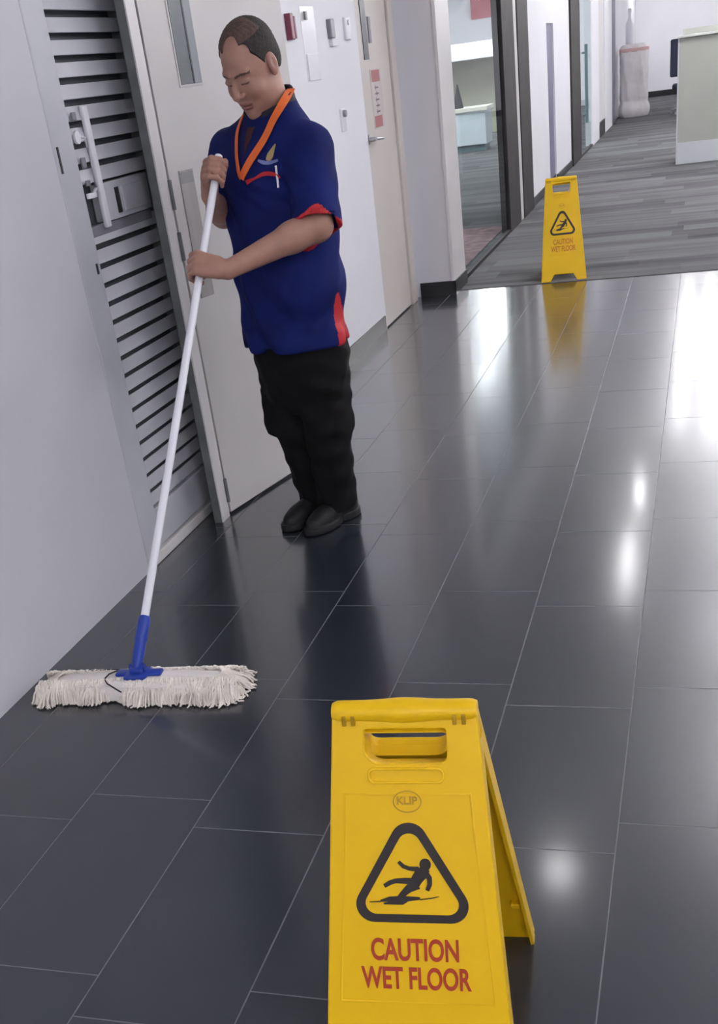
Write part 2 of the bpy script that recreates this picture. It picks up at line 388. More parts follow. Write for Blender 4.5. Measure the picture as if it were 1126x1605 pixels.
dpart('pull_handle', WHITEP, f, door, True)
for zz, hh in ((1.385, .022), (1.34, .010), (1.26, .030), (1.205, .016)):
    f = MB(); f.box(-1.803, -1.7955, 3.40, 3.425, zz-hh/2, zz+hh/2, .002); dpart('latch_slot', GREYP, f, door)
f = MB(); f.box(-1.7985, -1.7945, 3.262, 3.272, 1.245, 1.315); dpart('frame_catch', BLACK, f, door)
f = MB(); f.box(-1.7985, -1.7945, 3.342, 3.352, .955, .985); dpart('frame_catch', BLACK, f, door)
sbox('trim_1', REVEAL, -1.85, -1.7315, 3.885, 3.93, 0, 2.12)
sbox('trim_1', REVEAL, -1.735, -1.7302, 3.7035, 3.78, 0, 2.12)
# --- grey door standing ajar
sbox('trim_2', FRAMEW, -1.706, -1.70, 3.705, 3.775, 0, 2.12, bevel=.001)
sbox('trim_1', REVEAL, -1.7302, -1.706, 3.7035, 3.775, 0, 2.12)  # post's side coloured dark for its shade, front stays white
ld = empty('door_2', (-1.700, 3.785, 0), -math.radians(12.8)); struct(ld)
def lpart(name, m, mb, parent=None): return mb.build(name, m, parent or ld)
f = MB(); f.box(-.042, 0, 0.004, .86, .010, 2.07, .002); lpart('door_leaf', LEAFM, f)
f = MB(); f.box(-.001, .003, .150, .283, 1.422, 1.97, .001); vf = lpart('vision_frame', LEAFM, f)
f = MB(); f.box(.002, .0045, .158, .228, 1.43, 1.96); lpart('vision_glass', DGLASS, f, vf)
f = MB(); f.box(.002, .0050, .236, .277, 1.43, 1.96); lpart('vision_glass', LGLASS, f, vf)
f = MB(); f.box(.002, .0060, .228, .236, 1.43, 1.96); lpart('glazing_bead', BLACK, f, vf)
f = MB(); f.box(-.001, .0035, .058, .138, .78, 1.185, .001); lpart('push_plate', PLATE, f)
f = MB(); f.box(-.001, .0042, .062, .134, 1.145, 1.18, .001); lpart('push_plate', mat('plate_cap', (.24, .24, .24, 1), .4, metal=.3), f)
for zz in (1.12, .96, .10, 1.90):
    f = MB(); f.cyl((.004, -.006, zz-.045), (.004, -.006, zz+.045), .008, n=12); lpart('hinge', REVEAL, f)
f = MB(); f.box(-1.90, -1.70, 3.705, 3.775, 2.12, 2.16); struct(f.build('trim_3', FRAMEW))

# --- wall beyond, with fire point, reader, switch
sbox('wall_left', WALLW, -2.0, -1.87, 3.92, 7.02, 0, CEIL)
sbox('wall_left', WALLW, -2.0, -1.87, 7.02, 7.86, 2.12, CEIL)
sbox('baseboard_left', BLACK, -1.87, -1.862, 4.6, 6.98, 0, .085)
d3 = struct(empty('door_3', (-1.87, 7.4, 0)))
f = MB(); f.box(-1.93, -1.872, 7.03, 7.715, .008, 2.1, .002); dpart('door_leaf', CREAM, f, d3)
f = MB(); f.box(-1.872, -1.866, 7.12, 7.22, 1.45, 1.74, .001); vp = dpart('vision_panel', DGLASS, f, d3)
f = MB(); f.box(-1.872, -1.864, 7.26, 7.31, 1.53, 1.66, .002); dpart('closer_plate', GREYP, f, d3)
f = MB(); f.cyl((-1.872, 7.05, 1.052), (-1.83, 7.05, 1.052), .012, n=14); f.tube([(-1.83, 7.05, 1.052), (-1.822, 7.09, 1.05), (-1.822, 7.19, 1.045)], .009, 10)
f.cyl((-1.872, 7.05, 1.052), (-1.866, 7.05, 1.052), .026, n=20); dpart('lever_handle', STEEL, f, d3, True)
f = MB(); f.box(-1.90, -1.86, 7.735, 7.87, 0, 2.12, .004); f.box(-1.93, -1.86, 7.00, 7.735, 2.10, 2.16, .004)
struct(f.build('trim_4', CREAM))
lb = empty('door_label', (-1.871, 7.33, 1.25))
def wpart(name, m, mb, root, smooth=False): return dpart(name, m, mb, root, smooth)
f = MB(); f.box(-1.8725, -1.8695, 7.21, 7.46, 1.095, 1.40); wpart('label_sheet', LABELW, f, lb)
f = MB(); f.box(-1.8700, -1.8690, 7.235, 7.425, 1.335, 1.395); wpart('red_block', LABELR, f, lb)
f = MB(); f.box(-1.8700, -1.8690, 7.225, 7.405, 1.10, 1.16); wpart('red_block', LABELR, f, lb)
f = MB()
for i in range(5):
    zz = 1.305-i*.031
    f.box(-1.8700, -1.8690, 7.29, 7.37, zz-.004, zz+.004); f.box(-1.8700, -1.8690, 7.30+.02*(i % 2), 7.31+.02*(i % 2), zz-.013, zz+.013)
wpart('printed_characters', LABELD, f, lb)
tag(lb, 'narrow vertical label with faded red squares at both ends on the cream door', 'label')
fp = empty('fire_call_point', (-1.87, 5.79, 1.61))
f = MB(); f.box(-1.875, -1.84, 5.755, 5.80, 1.56, 1.665, .004); wpart('housing', REDP, f, fp)
f = MB(); f.box(-1.875, -1.850, 5.80, 5.822, 1.565, 1.66, .003); wpart('cover', WHITEP, f, fp)
f = MB(); f.box(-1.875, -1.845, 5.822, 5.845, 1.565, 1.655, .003); wpart('side_strip', REDP, f, fp)
tag(fp, 'small dark red alarm box on the white wall beside the cleaner\'s head', 'alarm box')
rd = empty('card_reader', (-1.87, 6.48, 1.59))
f = MB(); f.box(-1.875, -1.845, 6.43, 6.50, 1.56, 1.645, .006); wpart('reader_body', GREYP, f, rd)
f = MB(); f.box(-1.875, -1.850, 6.45, 6.56, 1.525, 1.556, .004); wpart('mount', WHITEP, f, rd)
tag(rd, 'small grey card reader on white wall between red alarm box and cream door', 'card reader')
sw = empty('door_release_button', (-1.87, 6.79, 1.60))
f = MB(); f.box(-1.875, -1.852, 6.745, 6.83, 1.55, 1.655, .008, seg=3); wpart('switch_plate', WHITEP, f, sw)
f = MB(); f.cyl((-1.853, 6.785, 1.63), (-1.845, 6.785, 1.63), .012); wpart('button', STEEL, f, sw, True)
tag(sw, 'white rounded release button plate on the wall just left of the cream door', 'button')
sw = empty('key_switch', (-1.87, 6.53, 1.19))
f = MB(); f.box(-1.875, -1.858, 6.49, 6.57, 1.13, 1.24, .006); wpart('switch_plate', WHITEP, f, sw)
f = MB(); f.cyl((-1.86, 6.525, 1.215), (-1.842, 6.525, 1.215), .017); wpart('key_barrel', GREYP, f, sw, True)
tag(sw, 'white key switch low on the wall beside the cleaner\'s shoulder', 'switch')
hb = empty('glare_holder', (-1.87, 6.1, 1.5))
f = MB(); f.box(-1.875, -1.868, 6.0, 6.23, 1.385, 1.70, .003); wpart('backing', WHITEP, f, hb)  # white stands for the glare on a clear holder
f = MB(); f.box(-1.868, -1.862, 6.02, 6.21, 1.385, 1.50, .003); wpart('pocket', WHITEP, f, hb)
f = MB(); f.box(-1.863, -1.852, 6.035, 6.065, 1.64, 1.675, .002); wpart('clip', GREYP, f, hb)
tag(hb, 'holder with its glare painted white, on the wall right of the red alarm box', 'holder')

# --- pillar and the glazed office front
sbox('wall_pillar', PILLAR, -1.90, -1.64, 8.0, 8.42, 0, CEIL)
sbox('trim_5', FRAMEW, -1.645, -1.622, 7.992, 8.425, .0, CEIL, bevel=.003)
sbox('baseboard_pillar', BLACK, -1.862, -1.615, 7.985, 8.0, 0, .09)
sbox('baseboard_pillar', BLACK, -1.622, -1.612, 7.985, 8.43, 0, .09)
def office_front(n, y0, y1):
    r = struct(empty('window_%d' % n, (-1.66, (y0+y1)/2, 0)))
    f = MB(); f.box(-1.666, -1.654, y0, y1, .03, 2.1); dpart('glass_pane', GLASS, f, r)
    f = MB(); f.box(-1.68, -1.64, y0, y1, .004, .03); dpart('rail', DARKB, f, r)
    f = MB(); f.box(-1.68, -1.64, y0, y1, 2.1, 2.15); dpart('rail', DARKB, f, r)
    sbox('wall_corridor', WALLW, -1.75, -1.64, y0, y1, 2.15, CEIL)  # unseen white bulkhead added to brighten the floor's reflections
office_front(1, 8.43, 10.75)
def post(n, y0, y1, m=DARKB, x0=-1.72, x1=-1.635, bevel=.004): sbox('wall_corridor', WALLW, -1.75, -1.64, y0, y1, 2.15, CEIL); return sbox('trim_%d' % n, m, x0, x1, y0, y1, .004, 2.15, bevel=bevel)  # white bulkhead over each post is added to lighten the floor's reflections
post(6, 10.75, 11.42); post(7, 11.42, 11.66, FRAMEW, -1.72, -1.645); post(8, 11.66, 12.36)
sbox('wall_corridor', WALLW, -1.75, -1.66, 12.36, 14.0, 0, CEIL)
sbox('wall_corridor', WALLW, -1.75, -1.66, 14.0, 14.64, 1.60, CEIL)
w2_ = struct(empty('window_2', (-1.68, 14.3, 0)))
f = MB(); f.box(-1.70, -1.68, 14.0, 14.64, .09, 1.60); dpart('glazing', SLIT, f, w2_)
f = MB(); f.box(-1.71, -1.67, 14.0, 14.64, .004, .09); dpart('sill', BLACK, f, w2_)
sbox('wall_corridor', WALLW, -1.75, -1.66, 14.64, 16.35, 0, CEIL)
sbox('baseboard_corridor', BLACK, -1.66, -1.648, 12.36, 14.0, .004, .085); sbox('baseboard_corridor', BLACK, -1.66, -1.648, 14.64, 16.35, .004, .085)
post(9, 16.35, 17.5)
office_front(3, 17.5, 19.35)
dh = empty('door_pull', (-1.62, 17.95, 0.8))
f = MB(); f.cyl((-1.60, 17.95, .40), (-1.60, 17.95, 1.35), .022, n=14)
wpart('bar', TEAL, f, dh, True)
for zz in (.5, 1.25):
    f = MB(); f.cyl((-1.655, 17.95, zz), (-1.60, 17.95, zz), .012, n=12); wpart('standoff', TEAL, f, dh, True)
tag(dh, 'tall dark vertical bar handle on the narrow far glass door', 'door handle')
sbox('wall_corridor', WALLW, -1.75, -1.64, 19.35, 20.6, 0, CEIL)
sbox('wall_corridor', PILLAR, -1.78, -1.66, 20.6, 21.8, 0, CEIL); sbox('baseboard_corridor', BLACK, -1.66, -1.64, 20.6, 21.8, .004, .22)
sbox('wall_corridor', WALLW, -1.78, -1.64, 21.8, 23.5, 0, CEIL)
post(10, 23.5, 24.3, mat('violet_grey_frame', (.12, .11, .17, 1), .4)); sbox('wall_corridor', WALLW, -1.80, -1.68, 24.3, 32.0, 0, CEIL)
sbox('baseboard_far', BLACK, -1.68, 7.0, 31.985, 32.0, .004, .13)

# ------------------------------------------------------------------ things in the office and hall
cb = empty('low_office_cabinet', (-3.8, 21.2, .004))
f = MB(); f.box(-4.55, -3.52, 20.9, 21.5, .10, .60, .01); wpart('carcass', mat('pale_blue_laminate', (.60, .66, .70, 1), .4, var=.03), f, cb)
f = MB(); f.box(-4.6, -3.48, 20.85, 21.55, .60, .66, .006); wpart('top', mat('cream_top', (.72, .70, .60, 1), .4), f, cb)
f = MB(); f.box(-4.5, -3.56, 20.95, 21.45, .004, .10); wpart('plinth', TEAL, f, cb)
tag(cb, 'low pale blue cabinet with a cream top seen through the glass front', 'cabinet')
ob = empty('desk_bell', (-4.05, 21.1, .66))
f = MB(); f.lathe([(.085, 0), (.07, .08), (.04, .22), (.012, .34), (.004, .36)], (-4.0, 21.1, .66)); wpart('cone', RUBBER, f, ob, True)
tag(ob, 'black pointed cone standing on the pale office cabinet', 'ornament')
ob = empty('desk_tray', (-4.3, 21.1, .66))
f = MB(); f.box(-4.42, -4.22, 21.0, 21.2, .66, .70, .006); f.box(-4.40, -4.24, 21.02, 21.18, .73, .77, .006); f.box(-4.41, -4.39, 21.02, 21.18, .69, .74)
f.box(-4.25, -4.23, 21.02, 21.18, .69, .74); wpart('tray', GREYP, f, ob)
tag(ob, 'small dark grey paper tray left of the black cone', 'tray')
pr = MB().box(-7.3, -2.9, 25.6, 25.7, .004, 1.36, .01).build('low_partition', BEIGE); tag(pr, 'long beige low partition behind the pale cabinet beyond the glass', 'partition')
lt = empty('white_worktop', (-4.6, 25.1, 0))
f = MB(); f.box(-6.9, -3.5, 24.9, 25.59, 1.33, 1.62, .02); wpart('worktop', WHITEP, f, lt)
f = MB(); f.box(-6.9, -6.82, 24.95, 25.55, .004, 1.33); wpart('side_panel', BEIGE, f, lt)
f = MB(); f.box(-3.62, -3.54, 24.95, 25.55, .004, 1.33); wpart('side_panel', BEIGE, f, lt)
tag(lt, 'bright white deep counter box in front of the beige partition', 'counter')
rp = MB().box(-5.6, -3.6, 31.93, 31.99, 2.15, 2.68, .004).build('wall_banner', POSTER); tag(rp, 'pink red banner high on the far office wall', 'banner')
rg = MB().box(-2.55, -1.75, 8.7, 11.2, .004, .012, .002).build('pink_floor_reflection', mat('painted_pink_reflection', (.34, .20, .21, 1), .95, var=.4, vscale=9)); tag(rg, 'pink reflection painted on the floor just inside the glass front', 'reflection')  # pink reflection on the floor, built as a thin coloured slab

wk = empty('workstation_screen', (.7, 15.25, .004))
f = MB(); f.box(-.315, 3.0, 15.2, 15.28, .23, 1.29, .006); wpart('fabric_panel', CABF, f, wk)
f = MB(); f.box(-.330, -.315, 15.19, 15.29, .004, 1.30, .003); wpart('end_trim', CABW, f, wk)
f = MB(); f.box(-.315, 3.0, 15.19, 15.29, .004, .23, .004); wpart('plinth', CABW, f, wk)
f = MB(); f.box(-.335, 3.0, 15.16, 15.50, 1.29, 1.315, .004); wpart('top_cap', mat('cream_cap', (.66, .68, .64, 1), .4), f, wk)
f = MB(); f.box(-.28, 3.0, 15.36, 15.40, 1.315, 1.37, .004); wpart('upper_ledge', CABF, f, wk)
f = MB(); f.box(-.29, 3.0, 15.86, 15.9, .10, 1.28, .004); wpart('rear_panel', CABW, f, wk)
tag(wk, 'sage grey office screen with a pale plinth at the right edge of the carpet hall', 'screen')
# dark chair tucked behind the screen
ch = empty('office_chair', (-.55, 24.6, .004))
f = MB(); f.box(-.66, -.12, 24.3, 24.38, .62, 1.22, .03, seg=3); wpart('backrest', CHAIRB, f, ch)
f = MB(); f.box(-.62, -.14, 24.36, 24.86, .42, .50, .03, seg=3); wpart('seat', CHAIRB, f, ch)
f = MB(); f.cyl((-.38, 24.6, .10), (-.38, 24.6, .43), .03); wpart('gas_stem', STEEL, f, ch, True)
for k in range(5):
    a = 2*math.pi*k/5+.3; f = MB(); f.tube([(-.38, 24.6, .11), (-.38+.27*math.cos(a), 24.6+.27*math.sin(a), .07)], .018); f.cyl((-.38+.27*math.cos(a), 24.6+.27*math.sin(a)-.012, .03), (-.38+.27*math.cos(a), 24.6+.27*math.sin(a)+.012, .03), .026)
    wpart('leg', GREYP, f, ch, True)
tag(ch, 'dark blue chair partly hidden behind the sage screen', 'chair')
# wrapped drum by the far wall
dr = empty('wrapped_drum', (-1.36, 25.4, .004))
prof = []
f = MB(); n = 36; rings = []
for i in range(26):
    t = i/25; z = .004+1.22*t; r = .262+.005*math.sin(t*23)+.004*math.sin(t*51)
    if t < .2: r += .030*math.sin(t/.2*math.pi)
    if i == 25: r = .20
    rings.append([f.bm.verts.new((-1.36+(r+.012*math.sin(k*1.7+t*9))*math.cos(2*math.pi*k/n), 25.4+(r+.012*math.sin(k*1.7+t*9))*math.sin(2*math.pi*k/n), z)) for k in range(n)])
for a, b in zip(rings[:-1], rings[1:]):
    for k in range(n): f.bm.faces.new((a[k], a[(k+1) % n], b[(k+1) % n], b[k]))
f.bm.faces.new(rings[0][::-1]); f.bm.faces.new(rings[-1]); wpart('wrapped_body', WRAP, f, dr, True)
f = MB(); f.lathe([(.268, 0), (.280, .01), (.280, .05), (.268, .06)], (-1.36, 25.4, 1.10)); wpart('pink_tie', PINK, f, dr, True)
tag(dr, 'tall white film wrapped drum standing by the far corridor corner', 'drum')
bt = empty('spray_bottle', (-1.42, 25.3, 1.228))
f = MB(); f.lathe([(.07, 0), (.075, .02), (.075, .32), (.03, .42), (.028, .50)], (-1.44, 25.35, 1.228)); wpart('bottle_body', mat('translucent_white', (.78, .77, .84, 1), .3), f, bt, True)
f = MB(); f.lathe([(.034, 0), (.034, .07), (.015, .08)], (-1.44, 25.35, 1.728)); wpart('cap', WHITEP, f, bt, True)
tag(bt, 'pale plastic bottle standing on top of the wrapped drum', 'bottle')

# ------------------------------------------------------------------ ceiling lights
def area(name, x, y, z, sx, sy, watts, parent, col=(1, .97, 1)):
    l = bpy.data.lights.new(name, 'AREA'); l.shape = 'RECTANGLE'; l.size = sx; l.size_y = sy; l.energy = watts; l.color = col
    o = bpy.data.objects.new(name, l); COL.objects.link(o); o.location = (x, y, z); rehome(parent, o); return o
LAMPW = (1.0, .97, 1.0)
def tubes(x, y, wt, label, grp, drop=.0):
    r = empty('fluorescent_light', (x, y, CEIL))
    f = MB(); f.box(x-.09, x+.09, y-.62, y+.62, CEIL-.04, CEIL); wpart('reflector', WHITEP, f, r)
    if drop:
        for ex in (-.57, .57):
            f = MB(); f.box(x-.19, x+.19, y+ex-.012, y+ex+.012, CEIL-.09-drop, CEIL-.06-drop); f.box(x-.012, x+.012, y+ex-.010, y+ex+.010, CEIL-.06-drop, CEIL-.04); wpart('tube_holder', WHITEP, f, r)
    for dx in (-.175, .175):
        f = MB(); f.cyl((x+dx, y-.58, CEIL-.075-drop), (x+dx, y+.58, CEIL-.075-drop), .03, n=12)
        wpart('tube', emit_mat('tube_glow', wt/2/(2*math.pi*.03*1.16)/math.pi), f, r, True)
    tag(r, label, 'ceiling light', grp)
for i, (x, y, wt) in enumerate(FILL_CORRIDOR_TUBES):
    tubes(x, y, wt, 'added twin tube light over the tiled corridor, out of view', 'added corridor fill lights', .45)
for i, (x, y, wt) in enumerate(FILL_UPLIGHTS):
    r = empty('added_uplighter', (x, y, CEIL))
    f = MB(); f.box(x-.09, x+.09, y-.75, y+.75, CEIL-.50, CEIL-.485); f.box(x-.09, x-.08, y-.75, y+.75, CEIL-.485, CEIL-.44); f.box(x+.08, x+.09, y-.75, y+.75, CEIL-.485, CEIL-.44); wpart('trough', WHITEP, f, r)
    for ey in (-.6, .6):
        f = MB(); f.cyl((x, y+ey, CEIL-.485), (x, y+ey, CEIL), .003, n=8); wpart('suspension_wire', STEEL, f, r)
    f = MB(); f.box(x-.06, x+.06, y-.72, y+.72, CEIL-.480, CEIL-.465); wpart('diffuser', emit_mat('fill_uplight_glow', wt/(.12*1.44*1.1)/math.pi), f, r)
    tag(r, 'added fill uplighter, out of view, below the ceiling right of the corridor', 'ceiling light', 'added fill uplighters')
for i, (x, y, wt) in enumerate(HALL_TUBES):
    tubes(x, y, wt, 'twin tube ceiling light over the carpet hall, %s' % ('added unseen fill past the screen end', 'row left of the screen')[0 if x > 1 else 1], 'hall ceiling lights', .10)
for i, (x, y, wt) in enumerate(OFFICE_TUBES): tubes(x, y, wt, 'twin tube ceiling light inside the glazed office', 'office ceiling lights')
for i, (x, y, sx, sy, wt) in enumerate(STRIPS):
    r = empty('strip_light', (x, y, CEIL))
    f = MB(); f.box(x-sx/2-.02, x+sx/2+.02, y-sy/2-.02, y+sy/2+.02, CEIL-.02, CEIL); wpart('housing', WHITEP, f, r)
    f = MB(); f.box(x-sx/2, x+sx/2, y-sy/2, y+sy/2, CEIL-.03, CEIL-.02); wpart('diffuser', emit_mat('strip_glow', wt/(sx*sy)/math.pi), f, r)
    tag(r, ('long', 'short')[i]+' slim strip light in the ceiling just past the tile edge', 'ceiling light')
for x, y, wt in DOWNLIGHTS:
    r = empty('downlight', (x, y, CEIL))
    f = MB(); f.lathe([(.14, -.012), (.14, 0), (.10, 0)], (x, y, CEIL-.0)); wpart('rim', WHITEP, f, r, True)
    f = MB(); f.cyl((x, y, CEIL-.020), (x, y, CEIL-.013), .085, n=32); wpart('diffuser', emit_mat('downlight_glow', wt/(math.pi*.11**2)/math.pi), f, r)
    tag(r, 'round downlight in the corridor ceiling above the tiles', 'ceiling light')

# ------------------------------------------------------------------ wet floor signs
def make_sign(dz, hole_h, ink):
    root = empty('wet_floor_sign')
    H, SPR = .62, .222
    hw_t, hw_b = .1045, .152
    def panel_mtx(s):
        # local panel coords: x across, z up the slope from the floor; s=-1 front (towards -Y), +1 rear
        ang = math.atan2(SPR, H)
        M = Matrix.Translation((0, s*SPR, 0)) @ Matrix.Rotation(s*ang, 4, 'X')
        if s > 0: M = Matrix.Translation((0, SPR, 0)) @ Matrix.Rotation(ang, 4, 'X') @ Matrix.Rotation(math.pi, 4, 'Z')
        return M
    SL = math.hypot(H, SPR)-.012
    def half(z): return hw_b+(hw_t-hw_b)*z/SL
    for s in (-1, 1):
        M = panel_mtx(s)
        P = [(half(SL-.035), SL-.035), (half(SL)-.000, SL), (-half(SL), SL), (-half(SL-.035), SL-.035), (-hw_b, 0), (-hw_b+.062, 0), (-hw_b+.088, .045), (hw_b-.088, .045), (hw_b-.062, 0), (hw_b, 0)]
        outer = round_poly(P, [.0, .006, .006, 0, .008, .008, .006, .006, .008, .008])
        hz0 = SL-.022-hole_h; hole = rrect(-.058, .060, hz0, SL-.022, .018, rs=[.005, .005, .022, .012])
        pn = plate('front_panel' if s < 0 else 'rear_panel', [outer, hole], .016, .003, YEL, M, root)
        # rolled side flanges, standing backwards
        f = MB()
        for sx in (-1, 1):
            a = Vector((sx*(half(0)-.004), 0.0, .006)); b = Vector((sx*(half(SL-.04)-.004), 0.0, SL-.04))
            q = []
            for p in (a, b):
                q.append([p+Vector((-sx*.002, .004, 0)), p+Vector((sx*.004, .004, 0)), p+Vector((sx*.004, .026, 0)), p+Vector((-sx*.002, .026, 0))])
            vv = [[f.bm.verts.new(M @ c) for c in r_] for r_ in q]
            for i in range(4): f.bm.faces.new((vv[0][i], vv[0][(i+1) % 4], vv[1][(i+1) % 4], vv[1][i]))
            f.bm.faces.new(vv[0][::-1]); f.bm.faces.new(vv[1])
        fl_ = f.build('side_flange', YEL, root)
        # moulded ledge under the hand hole
        lp = rrect(-.056, .056, hz0-.030, hz0-.006, .010)
        ring_in = rrect(-.052, .052, hz0-.026, hz0-.010, .007)
        rim = plate('grip_ridge', [lp, ring_in], .004, .0015, YEL, M @ Matrix.Translation((0, -.009, 0)), root)
        hr_o = rrect(-.0605, .0625, hz0-.0025, SL-.0195, .02, rs=[.006, .006, .024, .014]); hr_i = rrect(-.0585, .0605, hz0-.0005, SL-.0215, .018, rs=[.005, .005, .022, .012])
        plate('hand_hole_rim', [hr_o, hr_i], .034, .001, YEL, M @ Matrix.Translation((0, .0085, 0)), root)
        # recessed label field outline
        zi0, zi1 = .205+dz, .530+dz
        def trap(z0, z1, ins): return [(half(z1)-ins, z1), (-half(z1)+ins, z1), (-half(z0)+ins, z0), (half(z0)-ins, z0)]
        plate('label_field_rim', [trap(zi0, zi1, .020), trap(zi0+.003, zi1-.003, .023)], .0016, .0006, YEL, M @ Matrix.Translation((0, -.0084, 0)), root)
        # ---- prints
        Mf = M @ Matrix.Translation((0, -.0092, 0))
        cz = .386+dz
        T = [(0, cz+.128), (-.103, cz-.052), (.103, cz-.052)]
        to = round_poly(T, .027, 10)
        ti = round_poly([(0, cz+.128-.027), (-.103+.0215, cz-.052+.0125), (.103-.0215, cz-.052+.0125)], .0165, 10)
        plate('warning_triangle', [to, ti], .0008, 0, SIGNBLK, Mf, root)
        # slipping figure
        def limb(pts, ws):
            L_, R_ = [], []
            for i, p in enumerate(pts):
                a = Vector(pts[max(i-1, 0)]); b = Vector(pts[min(i+1, len(pts)-1)]); d = (b-a).normalized(); nrm = Vector((-d.y, d.x))
                L_.append(tuple(Vector(p)+nrm*ws[i])); R_.append(tuple(Vector(p)-nrm*ws[i]))
            return L_+R_[::-1]
        u = .00087   # one photo pixel on the crop of the figure
        def Q(x, y): return ((x-537)*.000235, cz-.052+.0125+(700-y)*.000235)
        head = [(Q(632, 372)[0]+.0085*math.cos(t), Q(632, 372)[1]+.0095*math.sin(t)) for t in [2*math.pi*i/16 for i in range(16)]]
        shapes = [head,
                  limb([Q(640, 395), Q(605, 430), Q(575, 470), Q(560, 500)], [.006, .0095, .0085, .0075]),
                  limb([Q(590, 402), Q(530, 398), Q(495, 385), Q(465, 355)], [.004, .003, .003, .0025]),
                  limb([Q(625, 420), Q(655, 460), Q(655, 500), Q(638, 540)], [.005, .004, .0035, .003]),
                  limb([Q(560, 485), Q(500, 478), Q(440, 480), Q(405, 492), Q(368, 515)], [.006, .0045, .0035, .0035, .003]),
                  limb([Q(580, 500), Q(520, 530), Q(480, 570), Q(455, 600)], [.0075, .006, .0045, .004]),
                  limb([Q(340, 612), Q(400, 600), Q(480, 598), Q(590, 592)], [.0015, .004, .0045, .002]),
                  limb([Q(360, 630), Q(420, 622), Q(480, 620), Q(510, 612)], [.001, .003, .0035, .001]),
                  limb([Q(270, 620), Q(340, 617), Q(350, 612)], [.0006, .0008, .0006]), limb([Q(590, 600), Q(660, 590), Q(710, 578)], [.0008, .0008, .0004])]
        fg = None
        for si, sh in enumerate(shapes):
            o = plate('slipping_figure', [sh], .0008, 0, SIGNBLK, Mf @ Matrix.Translation((0, -.00003*si, 0)), None)
            if fg is None: fg = o
            else:
                bm_ = bmesh.new(); bm_.from_mesh(fg.data); bm_.from_mesh(o.data); bm_.to_mesh(fg.data); bm_.free(); bpy.data.objects.remove(o)
        fg.parent = root
        text_mesh('caution_lettering', 'CAUTION', .0475, .131, .0004, ink, Mf @ Matrix.Translation((.001, 0, .2895+dz)), root, .0011)
        text_mesh('wet_floor_lettering', 'WET FLOOR', .0475, .165, .0004, ink, Mf @ Matrix.Translation((.001, 0, .2445+dz)), root, .0011)
        # maker's mark: oval ring with letters
        oz = .518+dz
        e1 = [(.021*math.cos(t), oz+.0165*math.sin(t)) for t in [2*math.pi*i/32 for i in range(32)]]
        e2 = [(.0195*math.cos(t), oz+.015*math.sin(t)) for t in [2*math.pi*i/32 for i in range(32)]]
        plate('moulded_oval', [e1, e2], .0008, 0, SIGNOCH, Mf, root)
        text_mesh('oval_lettering', 'KLIP', .016, .030, .0004, SIGNOCH, Mf @ Matrix.Translation((0, 0, oz+.001)), root, .0004)
    # hinge roll along the top
    f = MB()
    n = 24; xs = np.linspace(-hw_t, hw_t, 33); rings = []
    for x in xs:
        t = abs(x)/hw_t; r = .0160+.0030*math.exp(-(x/.035)**2)-.003*max(0, (t-.93)/.07)
        rings.append([f.bm.verts.new((x, math.cos(2*math.pi*k/n)*r*1.05, H-.010+math.sin(2*math.pi*k/n)*r)) for k in range(n)])
    for a, b in zip(rings[:-1], rings[1:]):
        for k in range(n): f.bm.faces.new((a[k], a[(k+1) % n], b[(k+1) % n], b[k]))
    f.bm.faces.new(rings[0][::-1]); f.bm.faces.new(rings[-1])
    f.build('hinge_roll', YEL, root, True)
    for sx in (-1, 1):
        for dx in (0, .013):
            f = MB(); x = sx*(.073+dx); f.box(x-.003, x+.003, -.0192, -.012, H-.024, H-.008, .001); f.build('hinge_slot', SIGNOCH, root)
        f = MB(); f.box(sx*.126-.008, sx*.126+.008, SPR*.70, SPR*.70+.016, .115, .125, .002); f.build('stay_lug', YEL, root)
    return root
near = make_sign(0, .050, SIGNRED)
near.location = (-.387, 1.329, .0); near.rotation_euler = (0, 0, math.radians(5))
tag(near, 'large yellow wet floor sign standing closest to the camera', 'wet floor sign', 'yellow wet floor signs')
far_sign = make_sign(-.038, .062, mat('faded_red_print', (.50, .17, .01, 1), .5))
tag(far_sign, 'small', 'wet floor sign', 'yellow wet floor signs')
far_sign.location = (-.925, 8.385, .002); far_sign.rotation_euler = (0, 0, math.radians(7))
far_sign['label'] = 'small-looking yellow wet floor sign on the carpet edge in the distance'

exec_person = True
# ================================================================== cleaner and mop
LO = np.array([-1.28, 3.69, 0.0]); LF = np.array([-.4226, -.9063, 0.0]); LL = np.array([.9063, -.4226, 0.0])
def l2w(P):
    P = np.atleast_2d(P); return LO+P[:, :1]*LL+P[:, 1:2]*LF+P[:, 2:3]*np.array([0, 0, 1.0])
def w2l(P):
    d = np.atleast_2d(P)-LO; return np.stack([d@LL, d@LF, d[:, 2]], 1)
POLE_B = np.array([-1.45, 2.41, .06]); POLE_T = np.array([-1.408, 3.45, 1.157])
POLE_DIR = (POLE_T-POLE_B)/np.linalg.norm(POLE_T-POLE_B); POLE_LEN = np.linalg.norm(POLE_T-POLE_B)

